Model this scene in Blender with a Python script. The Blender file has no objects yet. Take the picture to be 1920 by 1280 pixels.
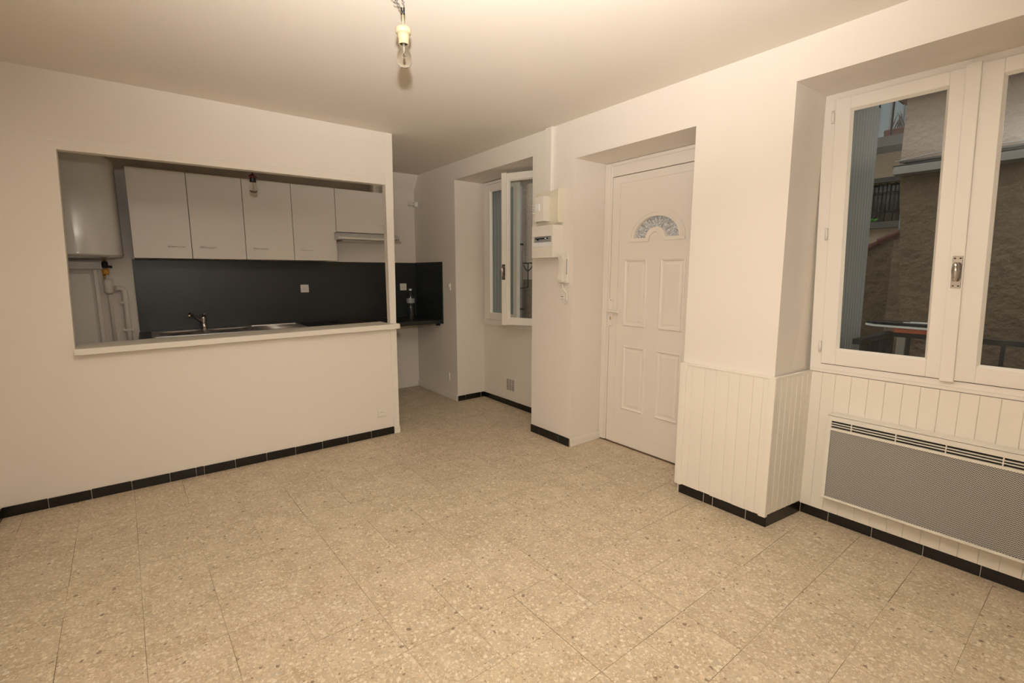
import bpy, bmesh, math, random
from mathutils import Vector, Matrix
random.seed(7)
PI = math.pi
C = bpy.context.scene.collection
sc = bpy.context.scene

# ------------------------------------------------------------ camera, world, lights, exposure
cam_d = bpy.data.cameras.new('camera'); cam = bpy.data.objects.new('camera', cam_d); C.objects.link(cam)
cam.location = (0, 0, 1.35)
cam.rotation_euler = (math.radians(90 - 8.278), 0, math.radians(-37.561))
cam_d.sensor_width = 36; cam_d.lens = 36 * 886.6 / 1920; cam_d.clip_start = 0.02; cam_d.clip_end = 200
sc.camera = cam

w = bpy.data.worlds.new('overcast_sky'); sc.world = w; w.use_nodes = True
bg = w.node_tree.nodes['Background']
bg.inputs['Color'].default_value = (1.0, 0.975, 0.94, 1); bg.inputs['Strength'].default_value = 1.0

def spot(name, loc, aim, power, size, angle, blend, col):
    ld = bpy.data.lights.new(name, 'SPOT'); lo = bpy.data.objects.new(name, ld); C.objects.link(lo)
    ld.energy = power; ld.shadow_soft_size = size; ld.spot_size = math.radians(angle); ld.spot_blend = blend; ld.color = col
    lo.location = loc
    lo.rotation_euler = (Vector(aim) - Vector(loc)).to_track_quat('-Z', 'Y').to_euler()
    return lo
# the photographer's flash, mounted above the camera with its head tilted up for bounce
spot('camera_flash', (0.0, 0.0, 1.60), (0.3585, 0.4834, 2.3986), 600, 0.035, 111, 1.0, (1.0, 0.955, 0.915))
# weaker second lamp added facing forward, fitted as the flash's spill
spot('added_flash_spill', (0.0, 0.0, 1.60), (0.6096, 0.7927, 1.6000), 80, 0.035, 120, 1.0, (1.0, 0.955, 0.915))

sc.view_settings.view_transform = 'Standard'; sc.view_settings.look = 'None'
sc.view_settings.exposure = 0.0; sc.view_settings.gamma = 1.0; sc.view_settings.use_curve_mapping = False

# ------------------------------------------------------------ materials
def nodes(m):
    return m.node_tree.nodes, m.node_tree.links
def mat(name, col, rough=0.6, metal=0.0, bump=0.0, bscale=60.0, var=0.0, vscale=3.0, coat=0.0, spec=0.5):
    m = bpy.data.materials.new(name); m.use_nodes = True
    N, L = nodes(m); p = N['Principled BSDF']
    p.inputs['Base Color'].default_value = (*col, 1); p.inputs['Roughness'].default_value = rough
    p.inputs['Metallic'].default_value = metal; p.inputs['Coat Weight'].default_value = coat
    p.inputs['Specular IOR Level'].default_value = spec
    g = N.new('ShaderNodeNewGeometry')
    nz = N.new('ShaderNodeTexNoise'); nz.inputs['Scale'].default_value = vscale; nz.inputs['Detail'].default_value = 4
    L.new(g.outputs['Position'], nz.inputs['Vector'])
    mx = N.new('ShaderNodeMix'); mx.data_type = 'RGBA'
    mx.inputs[6].default_value = (*[c * (1 - var) for c in col], 1); mx.inputs[7].default_value = (*[min(1, c * (1 + var)) for c in col], 1)
    L.new(nz.outputs['Fac'], mx.inputs[0]); L.new(mx.outputs[2], p.inputs['Base Color'])
    if bump > 0:
        n2 = N.new('ShaderNodeTexNoise'); n2.inputs['Scale'].default_value = bscale; n2.inputs['Detail'].default_value = 3
        L.new(g.outputs['Position'], n2.inputs['Vector'])
        b = N.new('ShaderNodeBump'); b.inputs['Strength'].default_value = bump; b.inputs['Distance'].default_value = 0.05 if bump >= 0.7 else 0.01
        L.new(n2.outputs['Fac'], b.inputs['Height']); L.new(b.outputs['Normal'], p.inputs['Normal'])
    return m

WALL = (0.83, 0.765, 0.68)
M = {}
M['wall'] = mat('wall_paint', WALL, 0.75, bump=0.10, bscale=18, var=0.012, vscale=1.5, spec=0.3)
M['ceil'] = mat('ceiling_paint', (0.83, 0.765, 0.67), 0.85, bump=0.04, bscale=12, var=0.01, spec=0.2)
M['gloss'] = mat('white_gloss_paint', (0.84, 0.785, 0.70), 0.35, bump=0.05, bscale=40, var=0.01)
M['plank'] = mat('white_painted_wood', (0.84, 0.785, 0.68), 0.42, bump=0.12, bscale=45, var=0.02)
M['pvc'] = mat('white_plastic', (0.84, 0.79, 0.70), 0.35, var=0.01)
M['door'] = mat('white_door_plastic', (0.83, 0.765, 0.68), 0.4, var=0.01)
M['ivory'] = mat('ivory_plastic', (0.80, 0.74, 0.58), 0.4, var=0.02)
M['cream'] = mat('cream_bakelite', (0.52, 0.43, 0.27), 0.35, var=0.02)
M['base_tile'] = mat('black_glazed_tile', (0.008, 0.007, 0.006), 0.25, var=0.3, vscale=20, bump=0.05, bscale=30)
M['grout'] = mat('grey_grout', (0.42, 0.38, 0.32), 0.9, bump=0.2, bscale=200, var=0.1)
M['floor_grout'] = mat('floor_joint', (0.20, 0.145, 0.09), 0.9, var=0.2, vscale=30)
M['dark'] = mat('dark_laminate', (0.017, 0.021, 0.020), 0.38, var=0.15, vscale=12, bump=0.03, bscale=200)
M['cab'] = mat('beige_white_laminate', (0.80, 0.745, 0.66), 0.45, var=0.015, bump=0.02, bscale=150)
M['edge'] = mat('cabinet_carcass', (0.20, 0.13, 0.10), 0.6, var=0.05)
M['counter'] = mat('counter_laminate', (0.80, 0.75, 0.65), 0.4, var=0.015)
M['steel'] = mat('brushed_steel', (0.80, 0.78, 0.75), 0.42, metal=1.0, var=0.04, vscale=30)
M['chrome'] = mat('chrome', (0.50, 0.47, 0.44), 0.10, metal=1.0, var=0.02)
M['alu'] = mat('satin_aluminium', (0.90, 0.86, 0.80), 0.35, metal=0.0, var=0.03)
M['hood'] = mat('hood_grey', (0.68, 0.66, 0.63), 0.3, var=0.02)
M['enamel'] = mat('white_enamel', (0.76, 0.73, 0.67), 0.16, var=0.01, coat=0.3)
M['black'] = mat('black_plastic', (0.012, 0.011, 0.010), 0.4, var=0.1)
M['orange'] = mat('orange_brass', (0.70, 0.30, 0.03), 0.4, var=0.1)
M['red'] = mat('dark_red_plastic', (0.13, 0.012, 0.012), 0.4, var=0.1)
M['hobglass'] = mat('hob_glass', (0.010, 0.010, 0.010), 0.06, var=0.2)
M['hobring'] = mat('hob_ring_print', (0.18, 0.07, 0.05), 0.2, var=0.1)
M['shadow_gap'] = mat('dark_cavity', (0.02, 0.017, 0.014), 0.8, var=0.1)
M['rad'] = mat('heater_white_enamel', (0.80, 0.755, 0.67), 0.3, var=0.01)
M['fuse'] = mat('breaker_grey', (0.30, 0.32, 0.32), 0.4, var=0.1, vscale=60)
M['ventin'] = mat('vent_brown', (0.16, 0.10, 0.06), 0.7, var=0.2, vscale=30)
M['shutter'] = mat('blue_grey_shutter', (0.29, 0.285, 0.27), 0.5, var=0.05)
M['iron'] = mat('black_iron', (0.009, 0.011, 0.011), 0.5, var=0.2, vscale=10)
M['zinc'] = mat('zinc_grey', (0.30, 0.275, 0.245), 0.55, var=0.12, vscale=8)
M['redwood'] = mat('red_stained_wood', (0.50, 0.11, 0.04), 0.5, var=0.15, vscale=20)
M['whiteedge'] = mat('white_edging', (0.85, 0.85, 0.85), 0.4, var=0.02)
M['board'] = mat('black_board', (0.012, 0.014, 0.02), 0.22, var=0.2, vscale=10)
M['terracotta'] = mat('terracotta', (0.14, 0.05, 0.035), 0.8, var=0.35, vscale=9, bump=0.3, bscale=40)
M['slab'] = mat('concrete_slab', (0.12, 0.115, 0.105), 0.85, var=0.2, vscale=5, bump=0.2)
M['brownwall'] = mat('brown_roughcast', (0.150, 0.108, 0.066), 0.95, var=0.40, vscale=5, bump=1.0, bscale=14)
M['pinkwall'] = mat('pink_beige_stucco', (0.36, 0.27, 0.205), 0.95, var=0.22, vscale=2.2, bump=0.7, bscale=22)
M['pale_band'] = mat('pale_brown_roughcast', (0.22, 0.165, 0.105), 0.95, var=0.3, vscale=5, bump=0.9, bscale=14)
M['beigewall'] = mat('beige_stucco', (0.68, 0.55, 0.39), 0.95, var=0.12, vscale=2.5, bump=0.4, bscale=18)
M['palewin'] = mat('pale_blue_shutter_wood', (0.36, 0.42, 0.46), 0.6, var=0.1, vscale=5)
M['darkglass'] = mat('dark_window_glass', (0.02, 0.022, 0.022), 0.1, var=0.3, vscale=5)
M['green'] = mat('green_leaf', (0.10, 0.42, 0.05), 0.6, var=0.2, vscale=20)
M['street'] = mat('street_paving', (0.10, 0.09, 0.075), 0.9, var=0.2, vscale=3, bump=0.3)
M['wire'] = mat('grey_wire', (0.10, 0.10, 0.09), 0.5, var=0.1)
M['cable'] = mat('cream_cable', (0.55, 0.42, 0.24), 0.5, var=0.05)
M['cap'] = mat('bottle_cap', (0.75, 0.78, 0.80), 0.4, var=0.02)
M['brass'] = mat('brass', (0.55, 0.36, 0.12), 0.3, metal=1.0, var=0.1)
M['pale_print'] = mat('bottle_label_film', (0.30, 0.33, 0.35), 0.4, var=0.7, vscale=120)

def thin_glass(name, tint=(0.93, 0.96, 0.95), ior=1.45, rough=0.0):
    m = bpy.data.materials.new(name); m.use_nodes = True; N, L = nodes(m); N.clear()
    o = N.new('ShaderNodeOutputMaterial'); t = N.new('ShaderNodeBsdfTransparent'); g = N.new('ShaderNodeBsdfGlossy')
    f = N.new('ShaderNodeFresnel'); mx = N.new('ShaderNodeMixShader'); f.inputs['IOR'].default_value = ior
    t.inputs['Color'].default_value = (*tint, 1); g.inputs['Roughness'].default_value = rough
    gb = N.new('ShaderNodeNewGeometry'); inv = N.new('ShaderNodeMath'); inv.operation = 'SUBTRACT'; inv.inputs[0].default_value = 1.0
    L.new(gb.outputs['Backfacing'], inv.inputs[1]); mu = N.new('ShaderNodeMath'); mu.operation = 'MULTIPLY'   # no reflection on the way out of the pane
    L.new(inv.outputs[0], mu.inputs[0]); L.new(f.outputs[0], mu.inputs[1])
    L.new(mu.outputs[0], mx.inputs[0]); L.new(t.outputs[0], mx.inputs[1]); L.new(g.outputs[0], mx.inputs[2]); L.new(mx.outputs[0], o.inputs[0])
    return m
M['glass'] = thin_glass('window_glass')
def real_glass(name, col, rough=0.0, bump=0.0, bscale=60, ior=1.45):
    m = bpy.data.materials.new(name); m.use_nodes = True; N, L = nodes(m); p = N['Principled BSDF']
    p.inputs['Base Color'].default_value = (*col, 1); p.inputs['Transmission Weight'].default_value = 1
    p.inputs['Roughness'].default_value = rough; p.inputs['IOR'].default_value = ior
    if bump:
        g = N.new('ShaderNodeNewGeometry'); v = N.new('ShaderNodeTexVoronoi'); v.inputs['Scale'].default_value = bscale
        b = N.new('ShaderNodeBump'); b.inputs['Strength'].default_value = bump; b.inputs['Distance'].default_value = 0.004
        L.new(g.outputs['Position'], v.inputs['Vector']); L.new(v.outputs['Distance'], b.inputs['Height']); L.new(b.outputs['Normal'], p.inputs['Normal'])
    return m
M['bulb'] = real_glass('bulb_glass', (0.90, 0.88, 0.83), 0.02, ior=1.10)
M['bottle'] = thin_glass('bottle_plastic', (0.84, 0.89, 0.93), ior=1.75, rough=0.15)
# hammered obscure glass of the door's fanlight: daylit sparkle put into the colour
def fan_glass():
    m = bpy.data.materials.new('hammered_glass'); m.use_nodes = True; N, L = nodes(m); p = N['Principled BSDF']
    g = N.new('ShaderNodeNewGeometry'); v = N.new('ShaderNodeTexNoise'); v.inputs['Scale'].default_value = 70; v.inputs['Detail'].default_value = 2; v.inputs['Distortion'].default_value = 2.0
    r = N.new('ShaderNodeValToRGB'); r.color_ramp.elements[0].position = 0.42; r.color_ramp.elements[0].color = (0.36, 0.37, 0.37, 1)
    r.color_ramp.elements[1].position = 0.60; r.color_ramp.elements[1].color = (0.95, 0.97, 1.0, 1)
    b = N.new('ShaderNodeBump'); b.inputs['Strength'].default_value = 1.0; b.inputs['Distance'].default_value = 0.006
    L.new(g.outputs['Position'], v.inputs['Vector']); L.new(v.outputs['Fac'], b.inputs['Height']); L.new(b.outputs['Normal'], p.inputs['Normal'])
    L.new(v.outputs['Fac'], r.inputs[0]); L.new(r.outputs[0], p.inputs['Base Color'])
    p.inputs['Transmission Weight'].default_value = 0.12; p.inputs['Roughness'].default_value = 0.25
    return m
M['fanglass'] = fan_glass()

def terrazzo():
    m = bpy.data.materials.new('terrazzo'); m.use_nodes = True; N, L = nodes(m); p = N['Principled BSDF']
    g = N.new('ShaderNodeNewGeometry'); oi = N.new('ShaderNodeObjectInfo')
    sc_ = N.new('ShaderNodeVectorMath'); sc_.operation = 'SCALE'; sc_.inputs[0].default_value = (31, 17, 5)
    L.new(oi.outputs['Random'], sc_.inputs['Scale'])
    ad = N.new('ShaderNodeVectorMath'); ad.operation = 'ADD'; L.new(g.outputs['Position'], ad.inputs[0]); L.new(sc_.outputs[0], ad.inputs[1])
    # wobble the chips so they are not regular cells
    nz = N.new('ShaderNodeTexNoise'); nz.inputs['Scale'].default_value = 55; nz.inputs['Detail'].default_value = 2; L.new(ad.outputs[0], nz.inputs['Vector'])
    ws = N.new('ShaderNodeVectorMath'); ws.operation = 'SCALE'; ws.inputs['Scale'].default_value = 0.016; L.new(nz.outputs['Color'], ws.inputs[0])
    a2 = N.new('ShaderNodeVectorMath'); a2.operation = 'ADD'; L.new(ad.outputs[0], a2.inputs[0]); L.new(ws.outputs[0], a2.inputs[1])
    cur = None
    base = N.new('ShaderNodeTexNoise'); base.inputs['Scale'].default_value = 9; base.inputs['Detail'].default_value = 5; L.new(ad.outputs[0], base.inputs['Vector'])
    br = N.new('ShaderNodeValToRGB'); br.color_ramp.elements[0].position = 0.3; br.color_ramp.elements[0].color = (0.45, 0.355, 0.235, 1)
    br.color_ramp.elements[1].position = 0.7; br.color_ramp.elements[1].color = (0.585, 0.48, 0.34, 1)
    L.new(base.outputs['Fac'], br.inputs[0]); cur = br.outputs[0]
    for scale, thr, cols in ((140, 0.40, 'a'), (64, 0.36, 'b')):
        v = N.new('ShaderNodeTexVoronoi'); v.inputs['Scale'].default_value = scale; v.voronoi_dimensions = '2D'
        L.new(a2.outputs[0], v.inputs['Vector'])
        sp = N.new('ShaderNodeSeparateColor'); L.new(v.outputs['Color'], sp.inputs[0])
        cr = N.new('ShaderNodeValToRGB'); cr.color_ramp.interpolation = 'CONSTANT'
        E = cr.color_ramp.elements
        E[0].position = 0; E[0].color = (0.70, 0.62, 0.47, 1); E[1].position = 0.32; E[1].color = (0.60, 0.49, 0.34, 1)
        for pos, c in ((0.52, (0.78, 0.72, 0.58)), (0.66, (0.40, 0.29, 0.18)), (0.80, (0.47, 0.42, 0.34)), (0.90, (0.66, 0.52, 0.36)), (0.978, (0.10, 0.045, 0.03))):
            e = E.new(pos); e.color = (*c, 1)
        L.new(sp.outputs[0], cr.inputs[0])
        # radius varies per chip
        mth = N.new('ShaderNodeMath'); mth.operation = 'MULTIPLY'; mth.inputs[1].default_value = thr * 1.5; L.new(sp.outputs[1], mth.inputs[0])
        lt = N.new('ShaderNodeMath'); lt.operation = 'LESS_THAN'; L.new(v.outputs['Distance'], lt.inputs[0]); L.new(mth.outputs[0], lt.inputs[1])
        fa = N.new('ShaderNodeMath'); fa.operation = 'MULTIPLY'; fa.inputs[1].default_value = 0.60; L.new(lt.outputs[0], fa.inputs[0])
        mx = N.new('ShaderNodeMix'); mx.data_type = 'RGBA'; L.new(fa.outputs[0], mx.inputs[0]); L.new(cur, mx.inputs[6]); L.new(cr.outputs[0], mx.inputs[7]); cur = mx.outputs[2]
    # each tile a shade of its own
    mr = N.new('ShaderNodeMapRange'); mr.inputs['To Min'].default_value = 1.06; mr.inputs['To Max'].default_value = 1.10; L.new(oi.outputs['Random'], mr.inputs['Value'])
    hs = N.new('ShaderNodeHueSaturation'); L.new(mr.outputs[0], hs.inputs['Value']); L.new(cur, hs.inputs['Color'])
    L.new(hs.outputs[0], p.inputs['Base Color'])
    rn = N.new('ShaderNodeTexNoise'); rn.inputs['Scale'].default_value = 4; L.new(g.outputs['Position'], rn.inputs['Vector'])
    rr = N.new('ShaderNodeMapRange'); rr.inputs['To Min'].default_value = 0.36; rr.inputs['To Max'].default_value = 0.55; L.new(rn.outputs['Fac'], rr.inputs['Value']); L.new(rr.outputs[0], p.inputs['Roughness'])
    p.inputs['Specular IOR Level'].default_value = 0.4
    return m
M['terrazzo'] = terrazzo()

def perforated():
    m = bpy.data.materials.new('perforated_sheet'); m.use_nodes = True; N, L = nodes(m); p = N['Principled BSDF']
    g = N.new('ShaderNodeNewGeometry'); s = N.new('ShaderNodeSeparateXYZ'); L.new(g.outputs['Position'], s.inputs[0])
    def mth(op, a, b=None):
        n = N.new('ShaderNodeMath'); n.operation = op
        for i, v in enumerate((a, b)):
            if v is None: continue
            if isinstance(v, (int, float)): n.inputs[i].default_value = v
            else: L.new(v, n.inputs[i])
        return n.outputs[0]
    P = 2 * PI / 0.0095
    cy_ = mth('COSINE', mth('MULTIPLY', s.outputs['Y'], P)); cz = mth('COSINE', mth('MULTIPLY', s.outputs['Z'], P))
    hole = mth('GREATER_THAN', mth('ADD', cy_, cz), 0.35)
    hole2 = mth('LESS_THAN', mth('ADD', cy_, cz), -0.55)
    h = mth('MAXIMUM', hole, hole2)
    h = mth('MULTIPLY', h, mth('GREATER_THAN', s.outputs['Z'], 0.178))
    mx = N.new('ShaderNodeMix'); mx.data_type = 'RGBA'; mx.inputs[6].default_value = (0.62, 0.60, 0.56, 1); mx.inputs[7].default_value = (0.13, 0.125, 0.115, 1)
    L.new(h, mx.inputs[0]); L.new(mx.outputs[2], p.inputs['Base Color']); p.inputs['Roughness'].default_value = 0.45
    return m
M['perf'] = perforated()

# ------------------------------------------------------------ mesh helpers
class MB:
    def __init__(s): s.bm = bmesh.new(); s.smooth = False
    def hexa(s, v):
        vs = [s.bm.verts.new(p) for p in v]
        for f in ((0, 3, 2, 1), (4, 5, 6, 7), (0, 1, 5, 4), (1, 2, 6, 5), (2, 3, 7, 6), (3, 0, 4, 7)): s.bm.faces.new([vs[i] for i in f])
        return s
    def box(s, x0, x1, y0, y1, z0, z1):
        if x0 > x1: x0, x1 = x1, x0
        if y0 > y1: y0, y1 = y1, y0
        if z0 > z1: z0, z1 = z1, z0
        return s.hexa([(x0, y0, z0), (x1, y0, z0), (x1, y1, z0), (x0, y1, z0), (x0, y0, z1), (x1, y0, z1), (x1, y1, z1), (x0, y1, z1)])
    def prism(s, poly, axis, a, b):
        def P(u, v, t): return (t, u, v) if axis == 'x' else ((u, t, v) if axis == 'y' else (u, v, t))
        A = [s.bm.verts.new(P(u, v, a)) for u, v in poly]; B = [s.bm.verts.new(P(u, v, b)) for u, v in poly]
        n = len(poly)
        s.bm.faces.new(A); s.bm.faces.new(B[::-1])
        for i in range(n): s.bm.faces.new((A[i], B[i], B[(i + 1) % n], A[(i + 1) % n]))
        return s
    def tube(s, pts, r, seg=10, caps=True):
        pts = [Vector(p) for p in pts]; rings = []
        rs = r if isinstance(r, (list, tuple)) else [r] * len(pts)
        up = None
        for i, p in enumerate(pts):
            t = (pts[min(i + 1, len(pts) - 1)] - pts[max(i - 1, 0)]).normalized()
            if up is None:
                up = Vector((0, 0, 1)) if abs(t.z) < 0.9 else Vector((0, 1, 0))
            a = t.cross(up).normalized(); b = a.cross(t).normalized(); up = b
            rings.append([s.bm.verts.new(p + rs[i] * (math.cos(2 * PI * k / seg) * a + math.sin(2 * PI * k / seg) * b)) for k in range(seg)])
        for i in range(len(rings) - 1):
            for k in range(seg):
                f = s.bm.faces.new((rings[i][k], rings[i][(k + 1) % seg], rings[i + 1][(k + 1) % seg], rings[i + 1][k])); f.smooth = True
        if caps: s.bm.faces.new(rings[0][::-1]); s.bm.faces.new(rings[-1])
        return s
    def lathe(s, prof, c, seg=32, axis='z', dirn=1):
        # prof: (radius, height) along axis
        rings = []
        for r, h in prof:
            ring = []
            if r < 1e-6: n = 1
            else: n = seg
            for k in range(n):
                a = 2 * PI * k / seg; u, v = r * math.cos(a), r * math.sin(a); hh = h * dirn
                q = (u, v, hh) if axis == 'z' else ((hh, u, v) if axis == 'x' else (u, hh, v))
                ring.append(s.bm.verts.new((c[0] + q[0], c[1] + q[1], c[2] + q[2])))
            rings.append(ring)
        for A, B in zip(rings, rings[1:]):
            for k in range(seg):
                a0, a1 = A[k % len(A)], A[(k + 1) % len(A)]; b0, b1 = B[k % len(B)], B[(k + 1) % len(B)]
                vs = []
                for q in (a0, a1, b1, b0):
                    if q not in vs: vs.append(q)
                if len(vs) > 2:
                    f = s.bm.faces.new(vs); f.smooth = True
        return s
    def bevel(s, w, seg=2, ang=30):
        bmesh.ops.recalc_face_normals(s.bm, faces=s.bm.faces)
        es = [e for e in s.bm.edges if len(e.link_faces) == 2 and e.calc_face_angle(0) > math.radians(ang)]
        bmesh.ops.bevel(s.bm, geom=es, offset=w, segments=seg, profile=0.6, affect='EDGES', clamp_overlap=True)
        return s
    def map(s, fn):
        for v in s.bm.verts: v.co = fn(v.co)
        return s
    def build(s, name, m, parent=None, origin=None, keep_local=False):
        bmesh.ops.recalc_face_normals(s.bm, faces=s.bm.faces)
        if parent is not None and not keep_local:
            off = Vector(parent['_o'])
        elif origin is not None: off = Vector(origin)
        elif keep_local: off = Vector((0, 0, 0))
        else:
            xs = [v.co for v in s.bm.verts]
            lo = [min(v[i] for v in xs) for i in range(3)]; hi = [max(v[i] for v in xs) for i in range(3)]
            off = Vector(((lo[0] + hi[0]) / 2, (lo[1] + hi[1]) / 2, lo[2]))
        if not keep_local:
            for v in s.bm.verts: v.co -= off
        me = bpy.data.meshes.new(name); s.bm.to_mesh(me); s.bm.free(); me.materials.append(M[m] if isinstance(m, str) else m)
        o = bpy.data.objects.new(name, me); C.objects.link(o)
        if parent is not None: o.parent = parent; o['_o'] = parent['_o']
        else: o.location = off; o['_o'] = list(off)
        return o
def thing(name, label, cat, loc, group=None, kind=None):
    o = bpy.data.objects.new(name, None); o.empty_display_size = 0.1; C.objects.link(o); o.location = loc; o['_o'] = list(loc)
    tag(o, label, cat, group, kind); return o
def tag(o, label=None, cat=None, group=None, kind=None):
    if label: o['label'] = label
    if cat: o['category'] = cat
    if group: o['group'] = group
    if kind: o['kind'] = kind
    return o
def struct(o, label=None): o['kind'] = 'structure'; tag(o, label); return o
def copy_tree(o, parent=None):
    c = o.copy(); C.objects.link(c)
    if parent is not None: c.parent = parent
    for ch in [k for k in bpy.data.objects if k.parent == o]: copy_tree(ch, c)
    return c

XA, YA, YK, XB, XR, ZC = -0.75, 3.678, 5.12, 2.52, 2.86, 2.428
YR = -1.9   # wall behind the photographer

# ------------------------------------------------------------ room shell
# floor: mortar bed and terrazzo tiles
fl = struct(MB().box(XA - 0.1, 3.02, YR - 0.1, 5.3, -0.12, -0.0015).build('floor', 'floor_grout'), 'beige terrazzo tiled floor'); fl['category'] = 'floor'
T = 0.2445
def fx(i, y):
    x = -0.145 + T * i
    sh = 0.033 * max(0.0, min(1.0, (1.25 - x) / 0.5))
    return x - sh * (y - 2.9) + (0.0 if x < 0.7 else 0.025 * min(1, (x - 0.7) / 0.5))
def fy(j): return 0.219 + T * j
for i in range(-3, 13):
    for j in range(-1, 21):
        ga, gb, gc, gd = (random.choice((0.0003, 0.0006, 0.0012)) for _ in range(4))
        y0, y1 = fy(j) + ga, fy(j + 1) - gb
        y1 = min(y1, 5.125)
        if y1 - y0 < 0.02: continue
        xs = [fx(i, y0) + gc, fx(i + 1, y0) - gd, fx(i + 1, y1) - gd, fx(i, y1) + gc]
        if max(xs) < XA or min(xs) > 2.9: continue
        if min(xs) > 2.53 and not (3.0 < y1 and y0 < 4.22 or 1.59 < y1 and y0 < 2.54 or y0 < 1.06): continue
        xs = [max(XA - 0.01, min(2.9, x)) for x in xs]
        if xs[1] - xs[0] < 0.03: continue
        dz = random.uniform(-0.0003, 0.0003)
        vs = [(xs[0], y0), (xs[1], y0), (xs[2], y1), (xs[3], y1)]
        b = MB().hexa([(x, y, -0.014) for x, y in vs] + [(x, y, dz + random.uniform(-0.0001, 0.0001)) for x, y in vs])
        b.build('tile', 'terrazzo', fl)
o = MB().box(XA, 2.9, YR, fy(-1) - 0.001, -0.014, 0).build('tile_field', 'terrazzo', fl); o['kind'] = 'stuff'

struct(MB().box(XA - 0.1, 3.02, YR - 0.1, 5.3, ZC, ZC + 0.15).build('ceiling', 'ceil'), 'plain painted ceiling')
struct(MB().box(XA - 0.15, XA, YR - 0.1, 5.3, 0, ZC).build('wall_left', 'wall'), 'plain wall at the left edge')
struct(MB().box(XA - 0.1, 3.02, YR - 0.15, YR, 0, ZC).build('wall_rear', 'wall'), 'plain wall behind the photographer')
b = MB().box(XA - 0.1, 3.02, YK, YK + 0.2, 0, ZC)
b.prism([(YK + 0.01, 2.262), (5.0, ZC + 0.005), (YK + 0.01, ZC + 0.005)], 'x', XA, XB)
struct(b.build('wall_back', 'wall'), 'back wall of the kitchen with a sloped cove under the ceiling')

# partition with the serving hatch
b = MB()
b.prism([(XA, 0), (-0.358, 0), (-0.358, 0.912), (-0.325, 2.02), (-0.325, ZC), (XA, ZC)], 'y', YA, 3.74)
b.prism([(-0.325, 2.02), (1.567, 2.036), (1.567, ZC), (-0.325, ZC)], 'y', YA, 3.74)
b.prism([(-0.358, 0), (1.567, 0), (1.567, 0.893), (-0.358, 0.881)], 'y', YA, 3.74)
b.prism([(1.567, 0), (1.612, 0), (1.616, 0.892), (1.567, 0.892)], 'y', YA, 3.74)
b.prism([(1.567, 0.937), (1.616, 0.937), (1.635, ZC), (1.567, ZC)], 'y', YA, 3.74)
wf = struct(b.build('wall_front', 'wall'), 'partition wall with the serving hatch')
b = MB().prism([(XA, 2.058), (1.564, 2.082), (1.564, 2.089), (XA, 2.065)], 'y', YA - 0.003, YA + 0.001)
b.prism([(XA, 2.093), (1.564, 2.103), (1.564, 2.105), (XA, 2.095)], 'y', YA - 0.002, YA + 0.001)
struct(b.build('trim_1', 'gloss'), 'thin painted battens above the serving hatch')
b = MB().prism([(1.564, 0.055), (1.612, 0.055), (1.6155, 0.892), (1.564, 0.892)], 'y', YA - 0.004, YA + 0.001)
b.prism([(1.564, 0.937), (1.616, 0.937), (1.635, ZC), (1.566, ZC)], 'y', YA - 0.004, YA + 0.001)
b.box(1.566, 1.616, YA - 0.010, YA + 0.001, 0, 0.055)
struct(b.build('trim_2', 'gloss'), 'painted corner post at the end of the partition')

# door and window wall, half a metre thick, with three recesses
X2 = 3.02
b = MB()
b.box(XB, X2, 4.22, 5.32, 0, ZC)
b.box(XB, X2, 3.005, 4.22, 2.262, ZC); b.box(XR, X2, 3.005, 4.22, 0, 0.82)
b.box(2.885, X2, 4.10, 4.22, 0.82, 2.262); b.box(2.885, X2, 3.005, 3.06, 0.82, 2.262); b.box(2.885, X2, 3.06, 4.10, 2.20, 2.262)
b.box(XB, X2, 2.536, 3.005, 0, ZC)
b.box(XB, X2, 1.585, 2.536, 2.162, ZC)
b.hexa([(XB, 1.057, 0), (X2, 1.012, 0), (X2, 1.585, 0), (XB, 1.585, 0), (XB, 1.071, 2.243), (X2, 1.057, 2.243), (X2, 1.585, 2.243), (XB, 1.585, 2.243)])
b.box(XB, X2, 1.0, 1.585, 2.243, ZC)
b.box(XB, X2, -0.15, 1.0, 2.243, ZC); b.box(XR, X2, -0.15, 1.03, 0, 0.82)
b.box(2.90, X2, -0.15, -0.05, 0.82, 2.243)
b.box(XB, X2, YR, -0.15, 0, ZC)
struct(b.build('wall_right', 'wall'), 'thick wall with window and door recesses')

# baseboards: black glazed tiles, one object each
def tiles_run(par, axis, fixed, cuts, h, out, th=0.009, gap=0.0015):
    # axis 'x': tiles run along x at y=fixed, front towards out
    for a, c in zip(cuts, cuts[1:]):
        a, c = min(a, c), max(a, c)
        hh = h + random.uniform(-0.0015, 0.0015)
        b = MB()
        if axis == 'x': b.box(a + gap, c - gap, fixed, fixed + out * th, 0.0, hh)
        else: b.box(fixed, fixed + out * th, a + gap, c - gap, 0.0, hh)
        b.bevel(0.0025, 1); b.build('tile', 'base_tile', par)
def grout_run(name, boxes, label):
    b = MB()
    for q in boxes: b.box(*q)
    return struct(b.build(name, 'grout'), label)
bf = grout_run('baseboard_front', [(-0.75, 1.564, YA - 0.005, YA + 0.002, 0, 0.055)], 'black glazed tile baseboard under the serving hatch')
tiles_run(bf, 'x', YA, [-0.746, -0.557, -0.369, -0.179, 0.015, 0.158, 0.203, 0.387, 0.585, 0.78, 0.975, 1.171, 1.364, 1.564], 0.060, -1)
bl = grout_run('baseboard_left', [(XA - 0.002, XA + 0.005, YR, YA, 0, 0.055)], 'black glazed tile baseboard of the left wall')
cuts = [YA - 0.01 - 0.19 * k for k in range(12)]
tiles_run(bl, 'y', XA, cuts, 0.060, 1)
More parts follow.
